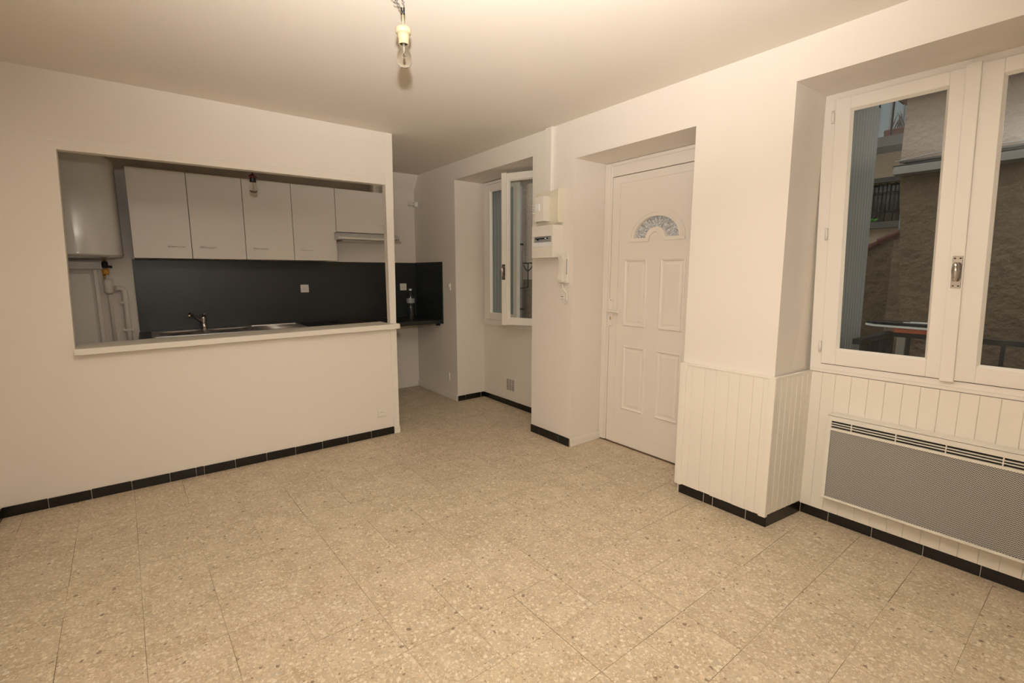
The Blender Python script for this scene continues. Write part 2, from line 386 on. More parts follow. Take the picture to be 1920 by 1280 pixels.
br = grout_run('baseboard_right', [
    (XB - 0.001, 2.852, 4.215, 4.221, 0, 0.05), (2.856, 2.861, 3.005, 4.22, 0, 0.05), (XB - 0.005, XB + 0.002, 2.536, 3.005, 0, 0.055)],
    'black glazed tile baseboard around the first window recess and pillar')
tiles_run(br, 'x', 4.22, [XB + 0.001, 2.615, 2.81, 2.855], 0.056, -1)
tiles_run(br, 'y', XR, [4.215, 4.00, 3.80, 3.60, 3.40, 3.20, 3.005], 0.056, -1)
tiles_run(br, 'y', XB, [3.006, 2.895, 2.66, 2.538], 0.066, -1)
bw = grout_run('baseboard_window', [(XB - 0.005, XB + 0.002, 1.065, 1.575, 0, 0.07), (XB, 2.86, 1.050, 1.060, 0, 0.06), (2.852, 2.862, -0.15, 1.03, 0, 0.06)],
    'black glazed tile baseboard around the panelled pillar and below the electric heater')
tiles_run(bw, 'y', XB + 0.002, [1.572, 1.405, 1.348, 1.155, 1.047], 0.078, -1)
b = MB().hexa([(XB - 0.006, 1.047, 0), (2.85, 1.008, 0), (2.85, 1.02, 0), (XB - 0.006, 1.058, 0), (XB - 0.006, 1.047, 0.072), (2.85, 1.008, 0.066), (2.85, 1.02, 0.066), (XB - 0.006, 1.058, 0.072)])
b.bevel(0.002, 1).build('tile', 'base_tile', bw)
tiles_run(bw, 'y', XR - 0.002, [1.008, 0.868, 0.67, 0.465, 0.265, 0.07, -0.13], 0.064, -1)
# white wooden baseboards
b = MB().box(XB - 0.012, XB, 4.222, YK, 0, 0.066).bevel(0.003, 1)
struct(b.build('baseboard_kitchen', 'gloss'), 'white wooden baseboard in the kitchen passage')
b = MB().box(XB + 0.004, XR - 0.01, 2.524, 2.536, 0, 0.066).bevel(0.003, 1)
struct(b.build('baseboard_door', 'gloss'), 'white wooden baseboard in the door recess')
struct(MB().box(XA, XB - 0.012, YK - 0.008, YK, 0, 0.018).build('baseboard_back', 'gloss'), 'low white strip along the kitchen back wall')

# ------------------------------------------------------------ wood panelling
def plank_y(par, x0, x1, y0, y1, z0, z1):
    b = MB().prism([(y0 + 0.0003, x1), (y1 - 0.0003, x1), (y1 - 0.0003, x0 + 0.0018), (y1 - 0.0024, x0), (y0 + 0.0024, x0), (y0 + 0.0003, x0 + 0.0018)], 'z', z0, z1)
    b.map(lambda v: Vector((v.y, v.x, v.z))); b.build('plank', 'plank', par)
p1 = struct(MB().box(2.499, XB + 0.001, 1.066, 1.580, 0.085, 0.80).build('trim_3', 'plank'), 'white vertical board panelling around the lower pillar')
ys = [1.545, 1.505, 1.427, 1.359, 1.285, 1.226, 1.154, 1.102, 1.075]
for a, c in zip(ys, ys[1:]): plank_y(p1, 2.491, 2.500, c, a, 0.070 + random.uniform(-0.002, 0.002), 0.812)
MB().box(2.484, 2.522, 1.543, 1.586, 0.066, 0.822).bevel(0.004, 2).build('corner_bead', 'plank', p1)
MB().hexa([(2.484, 1.040, 0.066), (2.508, 1.038, 0.066), (2.508, 1.076, 0.066), (2.484, 1.078, 0.066), (2.484, 1.040, 0.822), (2.508, 1.038, 0.822), (2.508, 1.076, 0.822), (2.484, 1.078, 0.822)]).bevel(0.004, 2).build('corner_bead', 'plank', p1)
MB().box(2.487, 2.522, 1.060, 1.586, 0.811, 0.821).bevel(0.003, 2).build('top_rail', 'plank', p1)
# side of pillar: boards on the window reveal
xs = [2.508, 2.555, 2.604, 2.653, 2.702, 2.752, 2.800, 2.846]
for a, c in zip(xs, xs[1:]):
    f = lambda x: 1.046 - (x - 2.5) * 0.115
    a_, c_ = a + 0.0006, c - 0.0006
    pts = [(a_, f(a) + 0.011), (c_, f(c) + 0.011), (c_, f(c) + 0.004), (c_ - 0.004, f(c)), (a_ + 0.004, f(a)), (a_, f(a) + 0.004)]
    MB().prism(pts, 'z', 0.072, 0.812).build('plank', 'plank', p1)
MB().hexa([(2.505, 1.042, 0.811), (2.846, 1.003, 0.811), (2.846, 1.03, 0.811), (2.505, 1.06, 0.811), (2.505, 1.042, 0.821), (2.846, 1.003, 0.821), (2.846, 1.03, 0.821), (2.505, 1.06, 0.821)]).build('top_rail', 'plank', p1)
p2 = struct(MB().box(2.848, XR + 0.001, -0.148, 1.02, 0.07, 0.82).build('trim_4', 'plank'), 'white vertical board panelling below the large window')
ys = [1.018, 0.955, 0.893, 0.822, 0.750, 0.681, 0.611, 0.546, 0.478, 0.409, 0.345, 0.278, 0.21, 0.142, 0.074, 0.006, -0.062, -0.148]
for a, c in zip(ys, ys[1:]): plank_y(p2, 2.840, 2.849, c, a, 0.052 + 0.008, 0.82)

# ------------------------------------------------------------ windows
def leaf_mb(w, z0, z1, sl, sr, rb, rt, t=0.04):
    # local: hinge at u=0, face at x=0, thickness towards +x, u = +y
    b = MB()
    b.box(0, t, 0, sl, z0, z1); b.box(0, t, w - sr, w, z0, z1); b.box(0, t, sl, w - sr, z0, z0 + rb); b.box(0, t, sl, w - sr, z1 - rt, z1)
    b.bevel(0.002, 1)
    # glazing beads, sloped
    def bead(y0, y1, za, zb, nrm):
        pass
    g0, g1, h0, h1 = sl, w - sr, z0 + rb, z1 - rt; d = 0.010
    b.prism([(0.004, g0), (0.018, g0), (0.018, g0 + d)], 'z', h0, h1)
    b.prism([(0.004, g1), (0.018, g1), (0.018, g1 - d)], 'z', h0, h1)
    for z, q in ((h0, d), (h1, -d)):
        A = [(0.004, z), (0.018, z), (0.018, z + q)]
        vs0 = [b.bm.verts.new((x, g0, zz)) for x, zz in A]; vs1 = [b.bm.verts.new((x, g1, zz)) for x, zz in A]
        b.bm.faces.new(vs0); b.bm.faces.new(vs1[::-1])
        for i in range(3): b.bm.faces.new((vs0[i], vs1[i], vs1[(i + 1) % 3], vs0[(i + 1) % 3]))
    return b
def pane_mb(w, z0, z1, sl, sr, rb, rt):
    return MB().box(0.016, 0.020, sl - 0.004, w - sr + 0.004, z0 + rb - 0.004, z1 - rt + 0.004)
def handle_parts(par, x, y, z, fn=None):
    b = MB().box(x - 0.004, x, y - 0.0165, y + 0.0165, z - 0.070, z + 0.070).bevel(0.0015, 1)
    if fn: b.map(fn)
    pl = b.build('handle_plate', 'chrome', par, keep_local=fn is None and False)
    b = MB()
    for dz in (-0.060, 0.060):
        for dy in (-0.009, 0.009):
            b.lathe([(0.0, -0.0052), (0.003, -0.005), (0.003, 0)], (x - 0.004, y + dy, z + dz), 8, 'x')
    if fn: b.map(fn)
    b.build('screws', 'shadow_gap', pl)
    # lever: a neck and a flattened oval grip
    b = MB().tube([(x - 0.003, y, z + 0.012), (x - 0.030, y, z + 0.012)], 0.009, 12)
    prof = [(0.0, -0.05), (0.006, -0.047), (0.010, -0.03), (0.0125, 0.0), (0.011, 0.025), (0.007, 0.038), (0.0, 0.042)]
    b2 = MB(); b2.lathe(prof, (0, 0, 0), 16)
    me = [(v.co.copy()) for v in b2.bm.verts]
    b2.map(lambda v: Vector((x - 0.034 + v.x * 0.75, y + v.y * 1.05, z + 0.005 + v.z * 0.95)))
    tmp = bpy.data.meshes.new('t'); b2.bm.to_mesh(tmp); b.bm.from_mesh(tmp); b2.bm.free(); bpy.data.meshes.remove(tmp)
    if fn: b.map(fn)
    for f in b.bm.faces: f.smooth = True
    b.build('lever', 'chrome', pl)
# window 2 (right, large). slightly out of plumb like the photographed one
SH = lambda v: Vector((v.x, v.y + 0.033 * (v.z - 0.87), v.z))
w2 = MB()
w2.box(2.850, 2.90, 0.972, 1.024, 0.823, 2.262); w2.box(2.850, 2.90, -0.12, -0.055, 0.823, 2.262)
w2.box(2.850, 2.90, -0.055, 0.972, 0.823, 0.866); w2.box(2.850, 2.90, -0.055, 0.972, 2.215, 2.262)
w2.box(2.841, 2.852, -0.12, 1.012, 0.823, 0.838)
w2.map(SH)
w2o = struct(w2.build('window_1', 'gloss', origin=(2.87, 0.45, 0.823)), 'large white double casement window above the electric heater')
wl = 0.974 - 0.470
b = leaf_mb(wl, 0.870, 2.214, 0.067, 0.071, 0.077, 0.060)
b.map(lambda v: SH(Vector((2.842 + v.x, 0.970 - v.y, v.z))))
lf = b.build('casement', 'gloss', w2o)
pane_mb(wl, 0.870, 2.214, 0.067, 0.071, 0.077, 0.060).map(lambda v: SH(Vector((2.842 + v.x, 0.970 - v.y, v.z)))).build('pane', 'glass', lf)
b = leaf_mb(wl, 0.870, 2.214, 0.067, 0.085, 0.072, 0.060)
b.map(lambda v: SH(Vector((2.842 + v.x, -0.050 + v.y, v.z)))); lf2 = b.build('casement', 'gloss', w2o)
pane_mb(wl, 0.870, 2.214, 0.067, 0.085, 0.072, 0.060).map(lambda v: SH(Vector((2.842 + v.x, -0.050 + v.y, v.z)))).build('pane', 'glass', lf2)
b = MB().box(2.828, 2.843, 0.436, 0.486, 0.862, 2.222).bevel(0.004, 2).map(SH); ag = b.build('astragal', 'gloss', w2o)
handle_parts(w2o, 2.828, 0.457, 1.352, SH)
for z in (0.93, 1.52, 2.10):
    b = MB().tube([(2.840, 0.978, z), (2.840, 0.978, z + 0.06)], 0.006, 10).map(SH); b.build('hinge', 'gloss', w2o)

# window 1 (far, small): left casement shut, right casement swung open
w1 = MB()
w1.box(2.835, 2.885, 4.115, 4.165, 0.855, 2.252); w1.box(2.835, 2.885, 3.02, 3.07, 0.855, 2.252)
w1.box(2.835, 2.885, 3.07, 4.115, 0.855, 0.868); w1.box(2.835, 2.885, 3.07, 4.115, 2.228, 2.252)
w1.box(2.822, 2.885, 3.02, 4.175, 0.815, 0.856)
w1o = struct(w1.build('window_2', 'gloss', origin=(2.85, 3.6, 0.815)), 'small white casement window with its right leaf ajar')
b = leaf_mb(0.508, 0.872, 2.224, 0.060, 0.060, 0.060, 0.060)
b.map(lambda v: Vector((2.83 + v.x, 4.112 - v.y, v.z))); l1 = b.build('casement', 'gloss', w1o)
pane_mb(0.508, 0.872, 2.224, 0.060, 0.060, 0.060, 0.060).map(lambda v: Vector((2.83 + v.x, 4.112 - v.y, v.z))).build('pane', 'glass', l1)
ang = math.atan2(0.21, 0.47); ca, sa = math.cos(ang), math.sin(ang)
RT = lambda v: Vector((2.838 + v.x * ca - v.y * sa, 3.072 + v.x * sa + v.y * ca, v.z))
b = leaf_mb(0.515, 0.872, 2.224, 0.055, 0.062, 0.058, 0.058)
b.map(lambda v: RT(Vector((v.x - 0.02, v.y, v.z)))); l2 = b.build('casement', 'gloss', w1o)
pane_mb(0.515, 0.872, 2.224, 0.055, 0.062, 0.058, 0.058).map(lambda v: RT(Vector((v.x - 0.02, v.y, v.z)))).build('pane', 'glass', l2)
MB().box(-0.032, -0.019, 0.470, 0.520, 0.868, 2.228).bevel(0.003, 2).map(RT).build('astragal', 'gloss', w1o)
handle_parts(w1o, -0.032, 0.497, 1.355, RT)

# ------------------------------------------------------------ door
def curve_mesh(outer, holes, th):
    cu = bpy.data.curves.new('c', 'CURVE'); cu.dimensions = '2D'; cu.fill_mode = 'BOTH'; cu.extrude = th / 2
    for poly in [outer] + holes:
        s = cu.splines.new('POLY'); s.points.add(len(poly) - 1)
        for p, q in zip(s.points, poly): p.co = (q[0], q[1], 0, 1)
        s.use_cyclic_u = True
    o = bpy.data.objects.new('c', cu); C.objects.link(o)
    dg = bpy.context.evaluated_depsgraph_get(); me = bpy.data.meshes.new_from_object(o.evaluated_get(dg))
    bpy.data.objects.remove(o); bpy.data.curves.remove(cu)
    b = MB(); b.bm.from_mesh(me); bpy.data.meshes.remove(me); return b
DX = 2.866   # face of the leaf
DY = 2.070   # centre line
def fan(R, Rz, r, n=28, zc=1.597):
    pts = [(DY + R * math.cos(t), zc + Rz * math.sin(t)) for t in [PI * k / n for k in range(n + 1)]]
    m = 12
    pts += [(DY - r * math.cos(t), zc + r * 0.85 * math.sin(t)) for t in [PI * k / m for k in range(m + 1)]]
    return pts
def rect(y0, y1, z0, z1): return [(y0, z0), (y1, z0), (y1, z1), (y0, z1)]
dr = MB()
dr.box(2.855, 2.93, 2.470, 2.535, 0.012, 2.16); dr.box(2.855, 2.93, 1.59, 1.668, 0.012, 2.16); dr.box(2.855, 2.93, 1.668, 2.470, 2.060, 2.16)
dr.box(2.846, 2.856, 2.485, 2.535, 0.012, 2.16); dr.box(2.846, 2.856, 1.59, 2.485, 2.135, 2.16)
dro = struct(dr.bevel(0.003, 1).build('door_1', 'door', origin=(2.87, 2.07, 0)), 'white panelled entrance door with a fan-shaped light')
b = curve_mesh(rect(1.672, 2.466, 0.012, 2.056), [fan(0.183, 0.145, 0.085)], 0.05)
b.map(lambda v: Vector((DX + 0.025 + v.z, v.x, v.y)))
leaf = b.build('door_leaf', 'door', dro)
# raised border outside the central field
b = curve_mesh(rect(1.673, 2.465, 0.013, 2.055), [rect(1.745, 2.395, 0.118, 2.003)], 0.006)
b.map(lambda v: Vector((DX - 0.003 + v.z, v.x, v.y))); b.bevel(0.002, 1).build('border', 'door', leaf)
def frame_mould(y0, y1, z0, z1, wd=0.022, h=0.011):
    b = MB(); 
    o_ = [(y0, z0), (y1, z0), (y1, z1), (y0, z1)]
    def ring(ins, x): return [b.bm.verts.new((x, *p)) for p in ((y0 + ins, z0 + ins), (y1 - ins, z0 + ins), (y1 - ins, z1 - ins), (y0 + ins, z1 - ins))]
    rs = [ring(0, DX), ring(0.004, DX - h * 0.7), ring(wd * 0.45, DX - h), ring(wd * 0.75, DX - h * 0.5), ring(wd, DX + 0.0005)]
    for A, B in zip(rs, rs[1:]):
        for k in range(4): b.bm.faces.new((A[k], A[(k + 1) % 4], B[(k + 1) % 4], B[k]))
    # panel field, slightly raised
    f0 = ring(wd + 0.012, DX - 0.0002); f1 = ring(wd + 0.022, DX - 0.004)
    for k in range(4): b.bm.faces.new((f0[k], f0[(k + 1) % 4], f1[(k + 1) % 4], f1[k]))
    b.bm.faces.new(f1)
    return b
for (a, c, z0, z1) in ((2.143 - 0.012, 2.325 + 0.012, 0.948, 1.450), (1.822, 2.022, 0.948, 1.450), (2.118, 2.325, 0.297, 0.800), (1.822, 2.020, 0.297, 0.800)):
    frame_mould(a, c, z0, z1).build('panel', 'door', leaf)
# arched moulding around the light
def band(R0, z0s, R1, z1s, n=28, base=1.573):
    out = [(DY + R1 * math.cos(PI * k / n), 1.597 + z1s * math.sin(PI * k / n)) for k in range(n + 1)]
    inn = [(DY + R0 * math.cos(PI * k / n), 1.597 + z0s * math.sin(PI * k / n)) for k in range(n + 1)]
    return out + [(DY - R1, base), (DY - 0.058, base)] + [(DY - 0.058 * math.cos(PI * k / 10), base + 0.062 * math.sin(PI * k / 10)) for k in range(1, 10)] + [(DY + 0.058, base), (DY + R1, base)]
b = curve_mesh(band(0.18, 0.142, 0.232, 0.196), [fan(0.186, 0.148, 0.082, zc=1.597)], 0.010)
b.map(lambda v: Vector((DX - 0.004 + v.z, v.x, v.y))); b.bevel(0.002, 1).build('arch_moulding', 'door', leaf)
b = curve_mesh([(DY + 0.222 * math.cos(PI * k / 28), 1.597 + 0.187 * math.sin(PI * k / 28)) for k in range(29)] + [(DY - 0.206 * math.cos(PI * k / 28), 1.597 + 0.170 * math.sin(PI * k / 28)) for k in range(29)], [], 0.005)
b.map(lambda v: Vector((DX - 0.011 + v.z, v.x, v.y))); b.build('arch_moulding', 'door', leaf)
b = curve_mesh(fan(0.187, 0.149, 0.082), [], 0.004); b.map(lambda v: Vector((DX + 0.020 + v.z, v.x, v.y))); b.build('pane', 'fanglass', leaf)
b = MB()
for t in (40, 68, 112, 140):
    t = math.radians(t); d = (math.cos(t), math.sin(t))
    b.tube([(DX + 0.014, DY + 0.08 * d[0], 1.597 + 0.07 * d[1]), (DX + 0.014, DY + 0.182 * d[0], 1.597 + 0.145 * d[1])], 0.003, 6)
b.build('glazing_bars', 'steel', leaf)
pl = MB().box(DX - 0.014, DX - 0.006, 2.432, 2.466, 0.930, 1.150).bevel(0.003, 2).build('handle_plate', 'pvc', dro)
MB().tube([(DX - 0.012, 2.450, 1.056), (DX - 0.045, 2.450, 1.056), (DX - 0.052, 2.438, 1.056), (DX - 0.052, 2.345, 1.053)], 0.009, 10).build('lever', 'pvc', pl)
MB().box(DX - 0.0150, DX - 0.0138, 2.444, 2.454, 0.986, 1.010).build('keyhole', 'brass', pl)
b = MB()
for z in (0.940, 1.140): b.lathe([(0, -0.0012), (0.0035, -0.001), (0.0035, 0)], (DX - 0.014, 2.449, z), 8, 'x')
b.build('screws', 'ventin', pl)
struct(MB().box(2.858, 2.96, 1.59, 2.534, 0.0, 0.008).build('trim_5', 'ventin'), 'threshold strip, coloured dark for the shaded gap under the door')  # dark colour stands for the shade in the gap below the leaf

# ------------------------------------------------------------ serving counter
def ctz(x): return 0.9185 + 0.0092 * (x + 0.355)
b = MB(); x0, x1 = -0.357, 1.622; y0, y1 = 3.612, 3.885; tk = 0.036
xl = -0.357
b.hexa([(xl, y0, ctz(xl) - tk), (x1, y0, ctz(x1) - tk - 0.004), (x1, YA, ctz(x1) - tk - 0.004), (xl, YA, ctz(xl) - tk), (xl, y0, ctz(xl)), (x1, y0, ctz(x1)), (x1, YA, ctz(x1)), (xl, YA, ctz(xl))])
b.bevel(0.003, 2)
x1b = 1.566
b.hexa([(xl, YA - 0.001, ctz(xl) - tk), (x1b, YA - 0.001, ctz(x1b) - tk), (x1b, y1, ctz(x1b) - tk), (xl, y1, ctz(xl) - tk), (xl, YA - 0.001, ctz(xl)), (x1b, YA - 0.001, ctz(x1b)), (x1b, y1, ctz(x1b)), (xl, y1, ctz(xl))])
tag(b.build('serving_counter', 'counter'), 'long cream laminate shelf on the sill of the serving hatch', 'counter')

# ------------------------------------------------------------ kitchen
def bar_handle(par, x, y, z, w=0.115):
    b = MB().tube([(x - w / 2, y - 0.026, z), (x + w / 2, y - 0.026, z)], 0.0055, 10)
    for s in (-1, 1): b.tube([(x + s * (w / 2 - 0.01), y, z), (x + s * (w / 2 - 0.01), y - 0.026, z)], 0.004, 8)
    b.build('handle', 'alu', par)
edges = [-0.056, 0.329, 0.725, 1.120, 1.513]
labs = ['tall beige wall cabinet next to the water heater, handle at its lower right', 'second beige wall cabinet from the water heater, handle at its lower left',
        'beige wall cabinet behind the hanging kitchen bulb, handle at its lower left', 'beige wall cabinet directly left of the range hood, handle at its lower left']
hxs = [0.226, 0.444, 0.838, 1.232]
for k in range(4):
    a, c = edges[k], edges[k + 1]
    t = thing('wall_cabinet', labs[k], 'cabinet', ((a + c) / 2, 4.95, 1.466), 'wall cabinets over the worktop')
    MB().box(a + 0.001, c - 0.001, 4.792, YK - 0.001, 1.468, 2.150).build('carcass', 'edge', t)
    dr_ = MB().box(a + 0.002, c - 0.002, 4.770, 4.789, 1.465, 2.153).bevel(0.0012, 1).build('door', 'cab', t)
    bar_handle(dr_, hxs[k], 4.770, 1.562)
t = thing('hood_cabinet', 'short beige wall cabinet above the range hood', 'cabinet', (1.82, 4.95, 1.745))
MB().box(1.515, 2.112, 4.792, YK - 0.001, 1.748, 2.150).build('carcass', 'edge', t)
dr_ = MB().box(1.516, 2.111, 4.770, 4.789, 1.745, 2.153).bevel(0.0012, 1).build('door', 'cab', t)
bar_handle(dr_, 1.985, 4.770, 1.838)
# range hood
t = thing('range_hood', 'slim grey range hood under the short wall cabinet', 'range hood', (1.80, 4.87, 1.66))
b = MB().prism([(YK - 0.001, 1.743), (YK - 0.001, 1.672), (4.70, 1.662), (4.640, 1.668), (4.640, 1.690), (4.715, 1.728), (4.79, 1.743)], 'x', 1.492, 2.128).bevel(0.003, 2)
b.build('body', 'hood', t)
b = MB().box(1.56, 2.06, 4.74, 5.05, 1.658, 1.668).build('filter', 'steel', t)
MB().box(1.515, 2.105, 4.632, 4.642, 1.671, 1.688).bevel(0.002, 1).build('front_strip', 'steel', t)
b = MB()
for k in range(3): b.box(2.04 + k * 0.022, 2.054 + k * 0.022, 4.626, 4.634, 1.675, 1.684)
b.build('switches', 'black', t)
# flexible duct above the hood cabinet
b = MB(); pr = []
for k in range(26): pr.append((0.062 if k % 2 else 0.056, k * 0.0125))
b.lathe(pr, (1.975, 4.95, 2.151), 24)
b2 = b; tag(b.build('exhaust_duct', 'steel'), 'corrugated metal duct rising above the hood cabinet', 'duct')
# splashback
t = thing('splashback', 'black laminate splashback behind the worktop, returning onto the side wall', 'splashback', (1.2, 5.11, 0.846))
MB().box(-0.075, XB - 0.001, YK - 0.012, YK - 0.001, 0.8465, 1.462).build('back_panel', 'dark', t)
MB().box(XB - 0.014, XB - 0.001, 4.490, YK - 0.0125, 0.803, 1.464).build('side_panel', 'dark', t)
# worktop
b = MB()
for q in ((-0.080, 0.02, 4.505, YK - 0.0005), (1.14, XB - 0.015, 4.505, YK - 0.0005), (0.02, 1.14, 4.505, 4.62), (0.02, 1.14, 4.975, YK - 0.0005), (0.74, 1.14, 4.62, 4.975)): b.box(*q, 0.806, 0.846)
tag(b.build('worktop', 'dark'), 'black laminate kitchen worktop behind the serving hatch', 'worktop')
b = MB().box(2.462, 2.500, 4.53, 4.56, 0.782, 0.8058)
tag(b.build('shelf_bracket', 'black'), 'small dark bracket under the free end of the worktop', 'bracket')
# base cabinets under the worktop
for (a, c, lab, nd) in ((-0.078, 1.12, 'wide sink base cabinet behind the serving hatch', 2), (1.122, 1.72, 'single base cabinet under the right half of the worktop', 1)):
    t = thing('base_cabinet', lab, 'cabinet', ((a + c) / 2, 4.8, 0), 'base cabinets')
    b = MB().box(a, a + 0.016, 4.55, YK - 0.01, 0.1, 0.805).box(c - 0.016, c, 4.55, YK - 0.01, 0.1, 0.805).box(a, c, 4.55, YK - 0.01, 0.1, 0.116).box(a, c, YK - 0.02, YK - 0.01, 0.1, 0.805)
    b.build('carcass', 'cab', t)
    MB().box(a, c, 4.60, 4.615, 0.0, 0.1).build('plinth', 'cab', t)
    wdt = (c - a) / nd
    for k in range(nd):
        d_ = MB().box(a + k * wdt + 0.002, a + (k + 1) * wdt - 0.002, 4.530, 4.549, 0.105, 0.800).bevel(0.001, 1).build('door', 'cab', t)
        bar_handle(d_, a + k * wdt + (0.12 if k else wdt - 0.12), 4.530, 0.73)
# sink with two bowls and a drainer
t = thing('kitchen_sink', 'stainless steel double-bowl sink with a ribbed drainer set into the worktop', 'sink', (0.6, 4.84, 0.846))
b = MB()
def rbowl(x0, x1, y0, y1, d):
    # rim slope then bowl
    loops = []
    for ins, z in ((0, 0.851), (0.006, 0.846), (0.012, 0.83), (0.022, 0.846 - d + 0.02), (0.045, 0.846 - d)):
        loops.append([b.bm.verts.new((x, y, z)) for x, y in rr(x0 + ins, x1 - ins, y0 + ins, y1 - ins, 0.055)])
    for A, B in zip(loops, loops[1:]):
        n = len(A)
        for k in range(n): f = b.bm.faces.new((A[k], A[(k + 1) % n], B[(k + 1) % n], B[k])); f.smooth = True
    b.bm.faces.new(loops[-1])
def rr(x0, x1, y0, y1, r, n=5):
    pts = []
    for cx, cy, a0 in ((x1 - r, y0 + r, -90), (x1 - r, y1 - r, 0), (x0 + r, y1 - r, 90), (x0 + r, y0 + r, 180)):
        for k in range(n + 1):
            a = math.radians(a0 + 90 * k / n); pts.append((cx + r * math.cos(a), cy + r * math.sin(a)))
    return pts
plate = curve_mesh(rr(0.0, 1.165, 4.600, 5.065, 0.03), [rr(0.045, 0.365, 4.64, 4.96, 0.055), rr(0.40, 0.72, 4.64, 4.96, 0.055)], 0.005)
plate.map(lambda v: Vector((v.x, v.y, 0.8487 + v.z))).build('rim', 'steel', t)
rbowl(0.043, 0.367, 4.638, 4.962, 0.032); b.build('bowl', 'steel', t)
b = MB(); rbowl(0.398, 0.722, 4.638, 4.962, 0.032); b.build('bowl', 'steel', t)
b = MB()
for k in range(8): b.tube([(0.79, 4.66 + k * 0.042, 0.8515), (1.10, 4.66 + k * 0.042, 0.8515)], 0.004, 8)
b.box(0.755, 1.145, 5.015, 5.030, 0.851, 0.857)
b.build('drainer_ribs', 'steel', t)
# mixer tap
t = thing('mixer_tap', 'chrome single-lever mixer tap behind the sink', 'tap', (0.378, 4.99, 0.851))
MB().lathe([(0.0, 0.0005), (0.026, 0.0005), (0.026, 0.008), (0.021, 0.012), (0.021, 0.085), (0.024, 0.09), (0.024, 0.105), (0.018, 0.122), (0.0, 0.126)], (0.378, 4.99, 0.851), 20).build('body', 'chrome', t)
MB().tube([(0.372, 4.985, 0.915), (0.345, 4.95, 0.945), (0.30, 4.89, 0.985), (0.275, 4.86, 1.000), (0.268, 4.852, 0.99), (0.268, 4.85, 0.975)], [0.011, 0.011, 0.011, 0.013, 0.015, 0.015], 12).build('spout', 'chrome', t)
MB().tube([(0.378, 4.99, 0.972), (0.382, 4.96, 0.988), (0.385, 4.93, 0.992)], [0.009, 0.008, 0.006], 10).build('lever', 'chrome', t)
# hob
t = thing('hob', 'black glass hob set in the worktop under the range hood', 'hob', (1.80, 4.80, 0.846))
MB().prism(rr(1.50, 2.08, 4.56, 5.03, 0.01, 3), 'z', 0.8465, 0.853).bevel(0.0015, 1).build('glass_top', 'hobglass', t)
for (x, y, r) in ((1.65, 4.68, 0.09), (1.93, 4.68, 0.075), (1.65, 4.91, 0.075), (1.93, 4.91, 0.09)):
    MB().lathe([(r, 0.0), (r, 0.0006), (r - 0.005, 0.0006), (r - 0.005, 0.0)], (x, y, 0.853), 40).build('cooking_ring', 'hobring', t)

# bottle
t = thing('water_bottle', 'empty clear plastic water bottle standing on the free end of the worktop', 'bottle', (2.240, 4.70, 0.8462))
prof = [(0.0, 0.006), (0.030, 0.0), (0.041, 0.008)]
for k in range(9): prof += [(0.042, 0.015 + k * 0.012), (0.0395, 0.021 + k * 0.012)]
prof += [(0.042, 0.128), (0.042, 0.135), (0.036, 0.150), (0.036, 0.165), (0.042, 0.178), (0.042, 0.235), (0.037, 0.262), (0.026, 0.288), (0.0145, 0.302), (0.0135, 0.318)]
MB().lathe(prof, (2.240, 4.70, 0.8462), 24).build('body', 'bottle', t)
MB().lathe([(0.0425, 0.182), (0.0425, 0.232)], (2.240, 4.70, 0.8462), 24).build('label_band', 'pale_print', t)
MB().lathe([(0.0155, 0.314), (0.0155, 0.330), (0.013, 0.333), (0, 0.333)], (2.240, 4.70, 0.8462), 16).build('cap', 'cap', t)

# water heater
t = thing('water_heater', 'white cylindrical electric water heater hung high in the left kitchen corner', 'water heater', (-0.385, 4.84, 1.48))
R = 0.268
MB().lathe([(R, 0.0), (R, 0.0)][:1] + [(R, 0.0), (R + 0.001, 0.01), (R, 0.02), (R, 0.68), (R - 0.004, 0.70), (R - 0.03, 0.728), (R - 0.10, 0.752), (0, 0.765)], (-0.385, 4.84, 1.48), 56).build('tank', 'enamel', t)
MB().lathe([(R - 0.001, 0.001), (R - 0.008, -0.006), (R - 0.04, -0.014), (R - 0.10, -0.020), (0, -0.022)], (-0.385, 4.84, 1.48), 56).build('bottom_cap', 'enamel', t)
for z in (1.60, 2.0): MB().box(-0.55, -0.22, 5.07, YK - 0.001, z, z + 0.06).build('bracket', 'zinc', t)
MB().lathe([(0.0, -0.032), (0.006, -0.031), (0.007, -0.022)], (-0.47, 4.66, 1.492), 12).build('pilot_light', 'whiteedge', t)
# trunking
b = MB().box(XA + 0.002, -0.262, 5.045, YK - 0.001, 1.378, 1.437).bevel(0.003, 1)
tag(b.build('cable_trunking', 'pvc'), 'wide white trunking running along the wall under the water heater', 'trunking')
b = MB().box(XA + 0.002, -0.345, YK - 0.016, YK - 0.001, 0.02, 1.345).bevel(0.003, 1)
tag(b.build('access_panel', 'pvc'), 'flat cream access panel under the trunking beside the pipes', 'panel')
# safety valve and pipes
t = thing('safety_valve', 'small black and orange safety valve with white siphon under the water heater', 'valve', (-0.240, 5.02, 1.24))
MB().tube([(-0.245, 4.99, 1.455), (-0.245, 4.99, 1.395)], 0.012, 12).build('pipe_nut', 'brass', t)
MB().lathe([(0, 0), (0.018, 0), (0.021, 0.015), (0.021, 0.04), (0.016, 0.055), (0, 0.055)], (-0.245, 4.99, 1.385), 14).build('knob', 'black', t)
MB().tube([(-0.245, 4.99, 1.400), (-0.245, 4.93, 1.398), (-0.20, 4.925, 1.395)], [0.013, 0.012, 0.010], 10).build('lever', 'black', t)
MB().lathe([(0, 0), (0.022, 0), (0.024, 0.012), (0.024, 0.034), (0.018, 0.045), (0, 0.045)], (-0.245, 4.99, 1.335), 14).build('valve_body', 'orange', t)
MB().tube([(-0.255, 4.99, 1.338), (-0.255, 4.99, 1.29)], 0.008, 10).build('outlet_tube', 'brass', t)
